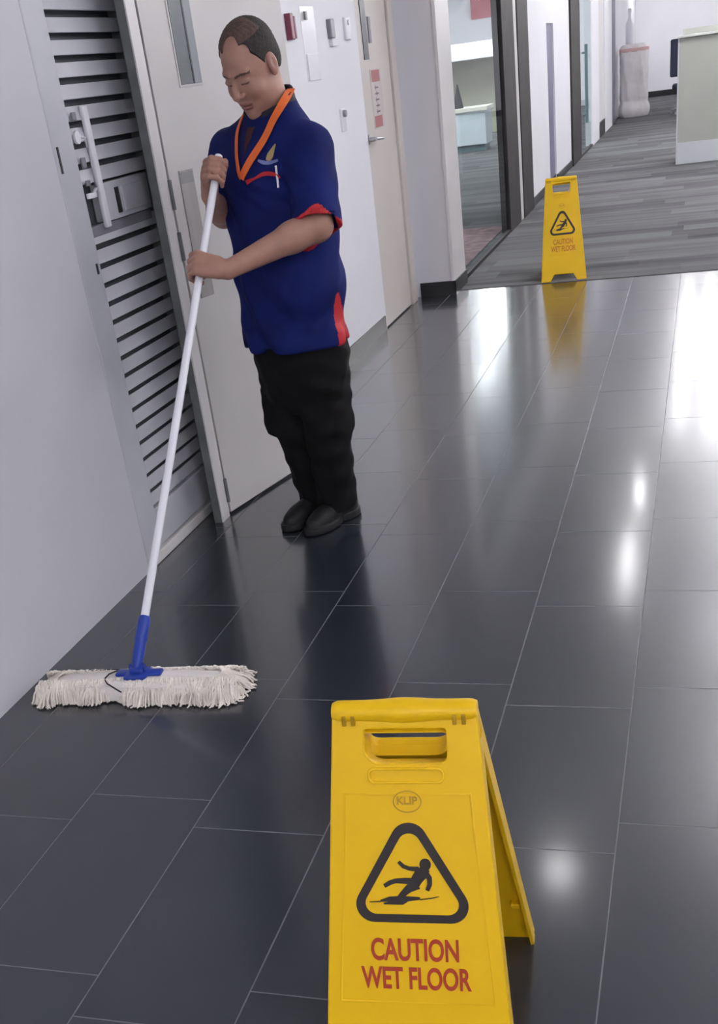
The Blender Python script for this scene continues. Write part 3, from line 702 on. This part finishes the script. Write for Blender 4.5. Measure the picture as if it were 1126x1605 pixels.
def smin(a, b, k):
    h = np.clip(.5+.5*(b-a)/k, 0, 1); return b*(1-h)+a*h-k*h*(1-h)
def smax(a, b, k): return -smin(-a, -b, k)
def ell(p, c, r):
    q = (p-np.array(c)); r = np.array(r); k0 = np.linalg.norm(q/r, axis=1); k1 = np.linalg.norm(q/(r*r), axis=1)+1e-9
    return k0*(k0-1)/k1
def cone(p, a, b, ra, rb):
    a, b = np.array(a, float), np.array(b, float); ab = b-a; t = np.clip((p-a)@ab/(ab@ab), 0, 1)
    return np.linalg.norm(p-a-t[:, None]*ab, axis=1)-(ra+(rb-ra)*t)
def chain(p, pts, rs, k=.008):
    d = None
    for i in range(len(pts)-1):
        e = cone(p, pts[i], pts[i+1], rs[i], rs[i+1]); d = e if d is None else smin(d, e, k)
    return d
def obox(p, c, ax, half, r):
    q = (p-np.array(c))@np.array(ax).T; d = np.abs(q)-(np.array(half)-r)
    return np.linalg.norm(np.maximum(d, 0), axis=1)+np.minimum(d.max(1), 0)-r
def stack(p, rows, k=.75):
    """elliptical column: rows of (z, cx, cy, rx, ry)"""
    R_ = np.array(rows); z = p[:, 2]
    cx, cy, rx, ry = [np.interp(z, R_[:, 0], R_[:, i]) for i in (1, 2, 3, 4)]
    q = np.sqrt(((p[:, 0]-cx)/rx)**2+((p[:, 1]-cy)/ry)**2)
    d = (q-1)*np.minimum(rx, ry)
    return smax(smax(d, R_[0, 0]-z, .01), z-R_[-1, 0], .01)

def polygonise(fn, lo, hi, h):
    lo = np.array(lo, float); hi = np.array(hi, float); B = 8
    nb = np.ceil((hi-lo)/(h*B)).astype(int)
    g = np.stack(np.meshgrid(*[np.arange(n) for n in nb], indexing='ij'), -1).reshape(-1, 3)
    cen = lo+(g+.5)*h*B; d = fn(cen); act = g[np.abs(d) < h*B*1.5]
    cc = np.stack(np.meshgrid(*[np.arange(B+1)]*3, indexing='ij'), -1).reshape(-1, 3)
    co, cv = [], []
    corner = np.array([(i, j, k) for i in (0, 1) for j in (0, 1) for k in (0, 1)])
    for s in range(0, len(act), 200):
        a = act[s:s+200]; gi = a[:, None, :]*B+cc[None]; P = lo+gi.reshape(-1, 3)*h
        v = fn(P).reshape(len(a), B+1, B+1, B+1)
        cs = np.stack([v[:, i:B+i, j:B+j, k:B+k] for i, j, k in corner], -1)
        m = (cs.min(-1) < 0) & (cs.max(-1) >= 0); idx = np.argwhere(m)
        co.append(a[idx[:, 0]]*B+idx[:, 1:]); cv.append(cs[m])
    C = np.concatenate(co); V = np.concatenate(cv); N = int(nb.max()*B+2)
    key = (C[:, 0]*N+C[:, 1])*N+C[:, 2]; o = np.argsort(key); C, V, key = C[o], V[o], key[o]
    pos = np.zeros((len(C), 3)); cnt = np.zeros(len(C))
    for i in range(8):
        for j in range(i+1, 8):
            if np.abs(corner[i]-corner[j]).sum() != 1: continue
            a, b = V[:, i], V[:, j]; m = (a < 0) != (b < 0); t = np.zeros(len(a)); t[m] = a[m]/(a[m]-b[m])
            pos[m] += corner[i]+t[m, None]*(corner[j]-corner[i]); cnt[m] += 1
    verts = lo+(C+pos/cnt[:, None])*h; F = []
    def find(c):
        k = (c[:, 0]*N+c[:, 1])*N+c[:, 2]; i = np.searchsorted(key, k); i = np.minimum(i, len(key)-1); return i, key[i] == k
    for ax in range(3):
        far = {0: 4, 1: 2, 2: 1}[ax]; m = (V[:, 0] < 0) != (V[:, far] < 0); c = C[m]; ins = V[m, 0] < 0
        u, w_ = [(1, 2), (2, 0), (0, 1)][ax]; eu = np.eye(3, dtype=int)[u]; ew = np.eye(3, dtype=int)[w_]
        i0 = np.nonzero(m)[0]; i1, g1 = find(c-eu); i2, g2 = find(c-eu-ew); i3, g3 = find(c-ew); ok = g1 & g2 & g3
        q = np.stack([i0, i1, i2, i3], 1)[ok]; ins = ins[ok]; q[~ins] = q[~ins][:, ::-1]; F.append(q)
    return verts, np.concatenate(F)

def sdf_obj(name, fn, lo, hi, h, mats, parent, classify=None):
    v, f = polygonise(fn, lo, hi, h)
    # relax slightly along the surface
    midx = None
    if classify is not None:
        c = v[f].mean(1); midx = classify(c).astype(int)
    wv = l2w(v); fo = f[:, ::-1]          # local frame is left-handed: flip
    me = bpy.data.meshes.new(name)
    me.vertices.add(len(wv)); me.vertices.foreach_set('co', wv.ravel())
    me.loops.add(len(fo)*4); me.loops.foreach_set('vertex_index', fo.ravel().astype(np.int32))
    me.polygons.add(len(fo)); me.polygons.foreach_set('loop_start', np.arange(len(fo), dtype=np.int32)*4)
    me.polygons.foreach_set('loop_total', np.full(len(fo), 4, dtype=np.int32))
    for mm in mats: me.materials.append(mm)
    if midx is not None: me.polygons.foreach_set('material_index', midx.astype(np.int32))
    me.polygons.foreach_set('use_smooth', np.ones(len(fo), dtype=bool)); me.update(calc_edges=True); me.validate()
    o = bpy.data.objects.new(name, me); COL.objects.link(o)
    if parent is not None: rehome(parent, o)
    return o

person = empty('person', (-1.28, 3.69, 0))
tag(person, 'man in a navy polo shirt and black trousers bending his head and pushing a mop', 'person')

# joints (x to his left, y forward, z up)
SH_L = (.172, .030, 1.205); EL_L = (.245, .125, 1.020)
SH_R = (-.168, .030, 1.228); EL_R = (-.195, .085, 1.055)
PB = w2l(POLE_B)[0]; PT = w2l(POLE_T)[0]; PD = (PT-PB)/np.linalg.norm(PT-PB)
def on_pole(s): return PB+PD*s
def pole_z(z): return PB+PD*((z-PB[2])/PD[2])
G1 = pole_z(.955); G2 = pole_z(1.185)
R_POLE = .0125
def perp(v): v = v-PD*(v@PD); return v/np.linalg.norm(v)
def hand_frame(G, el, usign):
    wv = perp(np.array(el)-G); uv = np.cross(PD, wv)*usign; return wv, uv
W1, U1 = hand_frame(G1, EL_L, 1); W2, U2 = hand_frame(G2, EL_R, 1)
# back of the lower hand looks to the camera (camera lies towards local +x,+y); upper hand's back looks to his right
camv = w2l(np.array([0, 0, 1.4]))[0]
if U1 @ (camv-G1) < 0: U1 = -U1
if U2[0] > 0: U2 = -U2
WR1 = G1+W1*.082+U1*.018; WR2 = G2+W2*.078+U2*.020-PD*.02

def hand_sdf(p, G, Wv, Uv, wrist):
    d0 = np.linalg.norm(p-G, axis=1)
    out = d0-.08
    m = d0 < .17
    if not m.any(): return out
    q = p[m]
    pt = lambda a, w_, u: G+PD*a+Wv*w_+Uv*u
    d = None
    for i in range(4):                      # i=0 little finger .. 3 index
        a = (i-1.5)*.0195; s = (.86, .97, 1.0, .95)[i]; r = (.0078, .0088, .0092, .0090)[i]
        k = pt(a*.92, -.010, .030)
        f_ = chain(q, [k, pt(a, -.030*s, .016), pt(a, -.030*s, -.010), pt(a*1.0, -.010, -.0235), pt(a, .010*s, -.0225)], [r*1.12, r*1.05, r, r*.95, r*.85], .004)
        d = f_ if d is None else smin(d, f_, .0035)
        mc = cone(q, k, pt(a*.75, .05, .026), r*1.25, r*1.25); d = smin(d, mc, .010)
    palm = cone(q, pt(0, .012, .024), pt(0, .055, .022), .022, .023); d = smin(d, palm, .014)
    pk = cone(q, pt(-.018, .01, .022), pt(-.012, .055, .02), .018, .018); d = smin(d, pk, .012)
    th = chain(q, [pt(.012, .055, .012), pt(.034, .030, -.004), pt(.042, .008, -.020), pt(.038, -.014, -.024)], [.015, .0125, .0105, .0085], .006)
    d = smin(d, th, .008)
    d = smin(d, cone(q, pt(0, .055, .022), wrist, .021, .0245), .018)
    # clear the pole
    t = (q-G)@PD; rad = np.linalg.norm(q-G-t[:, None]*PD, axis=1)-R_POLE-.0004
    d = np.maximum(d, -rad); out = out.copy(); out[m] = d
    return out

# head frame
PIT, YAW = math.radians(27), math.radians(-4)
HC = np.array([.000, .060, 1.452])
hx = np.array([math.cos(YAW), math.sin(YAW), 0]); hyh = np.array([-math.sin(YAW), math.cos(YAW), 0])
hy = hyh*math.cos(PIT)+np.array([0, 0, -math.sin(PIT)]); hz = hyh*math.sin(PIT)+np.array([0, 0, math.cos(PIT)])
HM = np.stack([hx, hy, hz])
def toH(p): return (p-HC)@HM.T
def fromH(a): return HC+np.array(a)@HM
def cranium(q): return ell(q, (0, -.014, .034), (.074, .093, .084))
def head_sdf(p):
    q = toH(p); ax = np.abs(q[:, 0]); s = q.copy(); s[:, 0] = ax
    d = cranium(q)
    d = smin(d, ell(q, (0, .020, -.028), (.064, .071, .086)), .03)
    d = smin(d, ell(q, (0, .028, -.079), (.052, .052, .036)), .025)
    d = smin(d, ell(s, (.040, .018, -.066), (.024, .036, .030)), .02)
    d = smin(d, ell(q, (0, .066, -.105), (.021, .020, .018)), .02)
    d = smin(d, ell(s, (.036, .058, -.036), (.024, .024, .024)), .018)
    d = smin(d, cone(s, (.010, .084, .019), (.040, .070, .020), .010, .008), .012)
    d = smax(d, -ell(s, (.031, .101, .001), (.019, .019, .0125)), .012)
    d = smin(d, ell(s, (.031, .0755, -.001), (.0150, .0125, .0105)), .003)
    d = smin(d, chain(q, [(0, .082, .012), (0, .099, -.012), (0, .108, -.030)], [.0075, .0085, .0125], .006), .008)
    d = smin(d, ell(s, (.0135, .0975, -.035), (.008, .010, .0075)), .004)
    d = smax(d, -ell(s, (.0075, .104, -.0445), (.004, .005, .003)), .002)
    d = smin(d, ell(q, (0, .0835, -.0645), (.024, .0125, .0060)), .004)
    d = smin(d, ell(q, (0, .0825, -.0755), (.020, .0120, .0065)), .004)
    d = smax(d, -ell(q, (0, .099, -.0698), (.026, .012, .0012)), .002)
    # ears
    ear = ell(s, (.078, -.010, -.006), (.009, .019, .031)); ear = smin(ear, ell(s, (.076, -.004, -.028), (.007, .010, .011)), .006)
    ear = smax(ear, -ell(s, (.088, -.006, -.002), (.006, .010, .017)), .003)
    d = smin(d, ear, .006)
    return d
NECK_T = fromH((0, -.030, -.045)); NECK_B = np.array([0, -.005, 1.30])
def body_sdf(p):
    d = head_sdf(p)
    d = smin(d, cone(p, NECK_T, NECK_B, .056, .062), .022)
    tor = stack(p, [(.60, 0, .02, .13, .10), (.80, 0, .01, .145, .12), (1.0, 0, .01, .14, .12), (1.15, 0, .015, .155, .105), (1.25, 0, .01, .15, .08), (1.31, 0, .0, .09, .06)])
    d = smin(d, tor, .03)
    for x, ax_ in ((.075, .030), (-.075, -.082)):
        d = smin(d, chain(p, [(x, .01, .62), (x*.95, .0, .36), (ax_, -.06, .09)], [.075, .055, .035], .02), .03)
        d = smin(d, cone(p, (ax_, -.08, .05), (ax_, .09, .035), .03, .022), .02)
    dl = chain(p, [SH_L, EL_L, tuple(WR1)], [.042, .048, .0265], .015)
    mid = np.array(EL_L)*.72+WR1*.28; dl = smin(dl, ell(p, mid, (.045, .045, .042)), .02)
    dr = chain(p, [SH_R, EL_R, tuple(WR2)], [.042, .041, .0255], .015)
    mid = np.array(EL_R)*.7+WR2*.3; dr = smin(dr, ell(p, mid, (.041, .041, .041)), .02)
    dl = smin(dl, hand_sdf(p, G1, W1, U1, WR1), .008); dr = smin(dr, hand_sdf(p, G2, W2, U2, WR2), .008)
    d = smin(d, dl, .012); return smin(d, dr, .012)
def skin_class(c):
    q = toH(c); ax = np.abs(q[:, 0]); k = np.zeros(len(c), int)
    front = q[:, 1] > .045
    zb = .0165+.003*np.sin(np.clip((ax-.012)/.036, 0, 1)*math.pi)-.05*np.maximum(0, ax-.042)
    k[front & (ax > .012) & (ax < .051) & (np.abs(q[:, 2]-zb) < .0033)] = 1
    k[front & (ax > .018) & (ax < .044) & (np.abs(q[:, 2]+.0075) < .0016) & (q[:, 1] > .06)] = 1
    k[front & (ax < .024) & (q[:, 2] < -.0600) & (q[:, 2] > -.0810) & (q[:, 1] > .082)] = 2
    return k
body = sdf_obj('body', body_sdf, (-.34, -.22, -.01), (.36, .62, 1.62), .003, [SKIN, BROW, LIPS], person, skin_class)

# hair: cropped at back and sides, thin patch on top, bare gleaming forelock gap
def hair_sdf(p):
    q = toH(p); ax = np.abs(q[:, 0]); s = q.copy(); s[:, 0] = ax
    d = cranium(q)-.0045
    d = smin(d, ell(q, (0, -.045, -.01), (.066, .062, .060))-.002, .02)
    n = .0010*np.sin(q[:, 0]*410)*np.sin(q[:, 1]*380+1)*np.sin(q[:, 2]*450); d = d+n
    line = q[:, 2]-np.interp(q[:, 1], [-.12, -.06, -.02, .012, .030, .050, .070, .11], [-.055, -.045, -.006, .004, .038, .070, .078, .10])   # side hairline
    d = smax(d, -line, .004)
    d = smax(d, -ell(q, (.010, .082, .078), (.030, .060, .044)), .004)
    d = smax(d, -ell(s, (.046, .075, .062), (.020, .045, .030)), .004)
    d = smax(d, -ell(s, (.078, -.004, -.008), (.014, .020, .032)), .003)
    return d
def hair_class(c):
    q = toH(c); return ((q[:, 2] > .085) & (q[:, 1] > -.035) | ((q[:, 1] > .02) & (q[:, 0] < -.01))).astype(int)
sdf_obj('hair', hair_sdf, (-.12, -.10, 1.33), (.12, .20, 1.62), .0022, [HAIR, THIN], person, hair_class)

# shirt
def folds(p):
    x, y, z = p.T
    return 1.25*(.0016*np.sin((z-x*1.3+y)*62+3*np.sin(z*11))*np.clip((1.1-z)*5, 0, 1)*np.clip((z-.66)*12, .2, 1)+.0022*np.sin((z+x*.6)*120+y*50)*np.exp(-((z-1.12)/.06)**2)+.0035*np.sin(z*38+x*22+1.0+2*np.sin(x*17))*np.clip((1.15-z)*3, 0, 1)+.0028*np.sin((x*.8+z*.5)*62+y*30)+.0025*np.sin(x*55+np.sin(z*14)*2+y*40)*np.clip((.95-z)*4, 0, 1))
TORSO = [(.648, 0, .033, .181, .158), (.74, 0, .030, .181, .158), (.85, 0, .018, .188, .163), (.98, 0, .020, .186, .158), (1.08, 0, .022, .188, .150), (1.17, 0, .024, .196, .136),
         (1.22, 0, .020, .192, .118), (1.26, 0, .012, .178, .100), (1.295, 0, .004, .140, .085), (1.33, 0, -.002, .098, .074), (1.365, 0, -.008, .070, .066)]
SS_L = (.175, .030, 1.215); SS_R = (-.172, .030, 1.238)
SL_L = np.array(EL_L)+(np.array(EL_L)-np.array(SH_L))*.02; SL_R = np.array(EL_R)+(np.array(SH_R)-np.array(EL_R))*.24
def sleeve(p, sh, el, r0, r1):
    sh, el = np.array(sh), np.array(el); ax = (el-sh)/np.linalg.norm(el-sh); t = (p-sh)@ax; ln = np.linalg.norm(el-sh)
    d = cone(p, sh, el+ax*.03, r0, r1); d = smax(d, t-ln, .003)
    inner = np.maximum(cone(p, sh, el+ax*.05, r0-.011, r1-.011), -(t-(ln-.022)))
    return d, inner, ax, t-ln
def shirt_sdf(p):
    d = stack(p, TORSO)
    d1, i1, _, _ = sleeve(p, SS_L, SL_L, .060, .078); d2, i2, _, _ = sleeve(p, SS_R, SL_R, .060, .070)
    d = smin(d, d1, .05); d = smin(d, d2, .05)
    d = smax(d, -np.minimum(i1, i2), .002)
    d = smax(d, -cone(p, NECK_T, NECK_B+np.array([0, 0, -.01]), .064, .070), .006)
    return d+folds(p)
def shirt_class(c):
    k = np.zeros(len(c), int)
    _, _, _, t1 = sleeve(c, SS_L, SL_L, .060, .078)
    e = SL_L; near_l = np.linalg.norm(c-e, axis=1) < .115
    w_ = .007+.028*np.exp(-((c[:, 0]-e[0]-.035)/.022)**2)*(c[:, 1] > e[1])
    dcon = cone(c, SS_L, SL_L+(SL_L-np.array(SS_L))*.15, .060, .078)
    k[near_l & (t1 > -w_) & (dcon > -.012) & (np.abs(c[:, 0]-.09) > .05)] = 1
    # side vent panel below his left arm
    zt = (.80-c[:, 2])/.15
    k[(c[:, 0] > .05) & (c[:, 2] < .80) & (c[:, 1] < .012+.02*np.clip(zt, 0, 1)) & (c[:, 1] > .012-.075*np.clip(zt, 0, 1)-.02) & (c[:, 2] > .60) & (zt > 0)] = 1
    return k
shirt = sdf_obj('shirt', shirt_sdf, (-.32, -.24, .62), (.36, .26, 1.40), .0040, [NAVY, REDC], person, shirt_class)

def snap(P, fn=shirt_sdf, off=.003, it=30):
    """settle points on a cloth surface"""
    P = np.array(P, float); e = 1e-3
    for _ in range(it):
        d = fn(P)-off; g = np.stack([(fn(P+np.eye(3)[i]*e)-fn(P-np.eye(3)[i]*e))/(2*e) for i in range(3)], 1)
        n = np.linalg.norm(g, axis=1)[:, None]+1e-6; P = P-(g/n)*np.clip(d, -.02, .02)[:, None]*.8
    return P
def normals(P, fn=shirt_sdf, e=4e-3):
    g = np.stack([(fn(P+np.eye(3)[i]*e)-fn(P-np.eye(3)[i]*e))/(2*e) for i in range(3)], 1); return g/(np.linalg.norm(g, axis=1)[:, None]+1e-6)
def ribbon(name, pts, width, m, parent, off=.004, thick=.0015, do_snap=True, n=24):
    pts = np.array(pts, float); t = np.linspace(0, len(pts)-1, n); P = np.stack([np.interp(t, range(len(pts)), pts[:, i]) for i in range(3)], 1)
    if do_snap: P = np.where((P[:, 2] < 1.29)[:, None], snap(P, off=off), P)
    for _ in range(6): P[1:-1] = .25*P[:-2]+.5*P[1:-1]+.25*P[2:]
    N = normals(P)
    for _ in range(6): N[1:-1] = .25*N[:-2]+.5*N[1:-1]+.25*N[2:]
    T = np.gradient(P, axis=0); T /= np.linalg.norm(T, axis=1)[:, None]; S = np.cross(T, N); S /= np.linalg.norm(S, axis=1)[:, None]; N = np.cross(S, T)
    ws = np.interp(np.linspace(0, 1, n), np.linspace(0, 1, len(width)), width) if hasattr(width, '__len__') else np.full(n, width)
    V = np.concatenate([P+S*ws[:, None]/2+N*thick, P-S*ws[:, None]/2+N*thick, P-S*ws[:, None]/2-N*thick, P+S*ws[:, None]/2-N*thick])
    F = []
    for i in range(n-1):
        for a, b in ((0, 1), (1, 2), (2, 3), (3, 0)): F.append((a*n+i, a*n+i+1, b*n+i+1, b*n+i))
    F += [(0, n, 2*n, 3*n), (n-1, 4*n-1, 3*n-1, 2*n-1)]
    o = mesh_obj(name, l2w(V), F, m, smooth=False); rehome(parent, o); return o
# collar
def collar_sdf(p):
    a = NECK_T+np.array([0, -.0, .0]); ax = (a-NECK_B)/np.linalg.norm(a-NECK_B); t = (p-NECK_B)@ax
    d = np.abs(cone(p, NECK_B-ax*.04, a+ax*.1, .082, .072))-.0045
    top = t-(.062-.55*(p[:, 1]-NECK_B[1])*.55); d = smax(d, top, .003); d = smax(d, .012-t-.25*(p[:, 1]), .003)
    d = smax(d, -(np.maximum(np.abs(p[:, 0])-.022-.25*(t), -(p[:, 1]-.02))), .003)
    return d
sdf_obj('collar', collar_sdf, (-.12, -.12, 1.24), (.12, .14, 1.42), .003, [NAVYD], person)
ribbon('inner_shirt', [(0.0, .078, 1.30), (0, .110, 1.26), (0, .13, 1.22)], (.030, .022, .004), MAROON, person, off=.002)
# lanyard: two straps meeting in a V
VP = (.004, .19, 1.165)
ribbon('lanyard', [(.064, -.035, 1.378), (.088, .030, 1.348), (.082, .085, 1.303), (.062, .13, 1.255), (.032, .16, 1.205), VP], .024, ORANGE, person, off=.010, n=34)
ribbon('lanyard', [(-.062, -.035, 1.375), (-.080, .030, 1.34), (-.066, .09, 1.29), (-.042, .14, 1.245), (-.018, .17, 1.20), VP], (.016, .014, .012, .012), ORANGE, person, off=.011, n=34)
ribbon('pocket_trim', [(.020, .17, 1.150), (.052, .16, 1.158), (.080, .15, 1.172), (.115, .14, 1.165), (.128, .13, 1.155)], (.014, .006, .012, .010, .004), REDC, person, off=.004, n=20)
ribbon('logo_flame', [(.090, .14, 1.205), (.096, .14, 1.222), (.100, .14, 1.240), (.106, .13, 1.256)], (.016, .022, .014, .003), GOLD, person, off=.003, n=12)
ribbon('logo_lettering', [(.058, .15, 1.210), (.075, .15, 1.203), (.095, .14, 1.198), (.120, .13, 1.202)], (.006, .011, .010, .006), PALEB, person, off=.003, n=14)
pen = None
pp = snap(np.array([[.118, .14, 1.190], [.122, .14, 1.128]]), off=.006)
f = MB(); f.cyl(l2w(pp[0])[0], l2w(pp[1])[0], .0035, n=10); pen = empty('pen', tuple(l2w(pp[1])[0])); o = f.build('pen_barrel', WHITEP, None, True); rehome(pen, o)
tag(pen, 'slim white pen clipped in the navy shirt pocket', 'pen')

# trousers
def cloth(p): x, y, z = p.T; return .0022*np.sin(z*46+x*25+3*np.sin(y*16))+.0018*np.sin(z*88-y*35+x*12+2*np.sin(x*30))+.002*np.sin(x*70+y*40+z*8)
def trouser_sdf(p):
    d = stack(p, [(.42, 0, .012, .11, .085), (.50, 0, .015, .150, .120), (.60, 0, .020, .166, .142), (.70, 0, .022, .166, .142), (.76, 0, .02, .15, .13)])
    l_ = chain(p, [(.075, .008, .60), (.070, .012, .38), (.028, -.035, .075)], [.096, .080, .070], .02)
    r_ = chain(p, [(-.072, .022, .60), (-.068, .025, .38), (-.078, -.045, .075)], [.098, .078, .066], .02)
    r_ = smin(r_, obox(p, (-.128, .035, .415), np.eye(3), (.028, .062, .085), .015), .006)
    l_ = smin(l_, obox(p, (.118, -.0, .41), np.eye(3), (.026, .060, .070), .020), .012)
    d = smin(d, smin(l_, r_, .006), .03)
    d = smax(d, .052-p[:, 2], .004)
    return d+cloth(p)
sdf_obj('trousers', trouser_sdf, (-.24, -.24, .03), (.26, .24, .78), .0045, [TROUS], person)

# shoes
def shoe_sdf(p, x):
    q = p-np.array([x, 0, 0])
    d = ell(q, (0, .050, .032), (.043, .088, .040)); d = smin(d, ell(q, (0, -.075, .045), (.036, .055, .052)), .03)
    d = smin(d, cone(q, (0, -.07, .06), (0, -.06, .10), .038, .040), .02); d = smin(d, cone(q, (0, -.03, .07), (0, .06, .045), .03, .03), .02)
    sole = np.maximum(np.abs(q[:, 2]-.014)-.012, np.minimum(ell(q*np.array([1, 1, 0]), (0, .06, 0), (.048, .090, 1)), ell(q*np.array([1, 1, 0]), (0, -.07, 0), (.040, .068, 1))))
    return smax(smin(d, sole, .006), .002-q[:, 2], .002)
for x, sx in ((.030, 1), (-.082, -1)):
    sdf_obj('shoe', lambda p, x=x: shoe_sdf(p, x), (x-.07, -.17, -.01), (x+.07, .17, .16), .0035, [SHOE, SHOEM], person, lambda c: (c[:, 2] < .024).astype(int))

# ------------------------------------------------------------------ mop
mop = empty('dust_mop', tuple(POLE_B*np.array([1, 1, 0])))
def mpart(name, m, mb, smooth=True): o = mb.build(name, m, None, smooth); rehome(mop, o); return o
top = POLE_B+POLE_DIR*((G2[2]+.045-POLE_B[2])/POLE_DIR[2]); j0 = POLE_B+POLE_DIR*.125
f = MB(); f.cyl(j0, top, .0118, n=24); mpart('handle', POLE, f)
q = Vector(POLE_DIR).to_track_quat('Z', 'Y').to_matrix().to_4x4()
f = MB(); f.lathe([(.012, .165), (.0155, .163), (.0175, .150), (.0175, .095), (.0155, .090), (.0165, .086), (.0155, .04), (.0125, .01), (.010, .0)], mtx=Matrix.Translation(POLE_B) @ q); mpart('handle_socket', BLUEP, f)
MC = np.array([-1.448, 2.420]); MA = math.radians(5.0)
def mw(u, v, z): return (MC[0]+u*math.cos(MA)-v*math.sin(MA), MC[1]+u*math.sin(MA)+v*math.cos(MA), z)
Mm = Matrix.Translation((MC[0], MC[1], 0)) @ Matrix.Rotation(MA, 4, 'Z')
f = MB(); f.box(-.032, .032, -.034, .030, .050, .062, .005, Mm); f.box(-.065, .068, -.010, .022, .050, .060, .004, Mm); f.box(-.018, .018, -.020, .022, .060, .078, .006, Mm)
f.cyl(Mm @ Vector((-.022, .006, .072)), Mm @ Vector((.022, .006, .072)), .010, n=16); mpart('swivel_bracket', BLUEP, f)
# pad
f = MB(); n = 48; rings = []
for zz, sc in ((.006, 1.0), (.028, 1.0), (.043, .86), (.049, .55), (.050, .1)):
    ring = []
    for k in range(n):
        t = 2*math.pi*k/n; c, s_ = math.cos(t), math.sin(t); e = .45
        x = .280*abs(c)**e*math.copysign(1, c); y = .068*abs(s_)**.8*math.copysign(1, s_)
        if x < -.03: y *= .88
        dip = 1-.25*math.exp(-((x+.055)/.03)**2)
        ring.append(f.bm.verts.new(Mm @ Vector((x*(sc if sc > .5 else sc), y*sc*dip, zz*(1-.12*math.exp(-((x+.055)/.03)**2))))))
    rings.append(ring)
for a, b in zip(rings[:-1], rings[1:]):
    for k in range(n): f.bm.faces.new((a[k], a[(k+1) % n], b[(k+1) % n], b[k]))
f.bm.faces.new(rings[0][::-1]); f.bm.faces.new(rings[-1]); mpart('mop_pad', YARN2, f)
f = MB()
def strand(u, v, ang, ln, h0):
    dx, dy = math.cos(ang), math.sin(ang); pts = []; curl = random.uniform(-1, 1); drop = random.uniform(.5, .9)
    for i in range(7):
        t = i/6; r = ln*math.sin(t*1.45)/math.sin(1.45); side = curl*ln*.38*t*t
        x = u+dx*r-dy*side; y = v+dy*r+dx*side
        z = h0*(1-min(1, t/drop)**2.0)+.0042+random.uniform(0, .002)
        p = mw(x, y, max(.0035, z)); pts.append((max(p[0], -1.794), p[1], p[2]))
    f.tube(pts, [.0026, .0029, .0029, .0028, .0027, .0026, .0020], 4)
for row in range(5):
    for i in range(230):
        u = -.285+.570*i/229+random.uniform(-.004, .004); left = u < -.03
        gap = math.exp(-((u+.058)/.018)**2); clump = .85+.25*math.sin(u*61)*math.sin(u*23+1)
        for sgn in (-1, 1):
            ln = random.uniform(.026, .046)*(1-.55*gap)*clump*(.85 if left else 1.1)
            strand(u, sgn*(.056-.007*row)*(.9 if left else 1)*(1-.2*gap), sgn*math.pi/2+random.uniform(-.6, .6), ln, .030+.004*row+random.uniform(-.004, .004))
for side in (-1, 1):
    for row in range(5):
        for i in range(46):
            a = -math.pi/2+math.pi*i/45; a0 = a if side > 0 else math.pi-a
            strand(side*(.250-.008*row+.020*math.cos(a)), (.054-.006*row)*math.sin(a), a0+random.uniform(-.45, .45), random.uniform(.035, .062)*(1 if side > 0 else .85), .026+.005*row)
mpart('yarn_fringe', YARN, f)
f = MB(); cpts = [mw(-.060, .020, .058), mw(-.085, .000, .056), mw(-.092, -.022, .052), (mw(-.075, -.045, .050)), mw(-.045, -.060, .040), mw(-.03, -.066, .034)]
f.tube(cpts, .0022, 8); f.tube([mw(-.060, .020, .058), mw(-.085, .026, .056), mw(-.14, .030, .052), mw(-.20, .036, .046)], .0015, 6); mpart('tie_cord', CORD, f)
tag(mop, 'dust mop with white pole, blue socket and wide cream cotton fringe on the tiles', 'mop')
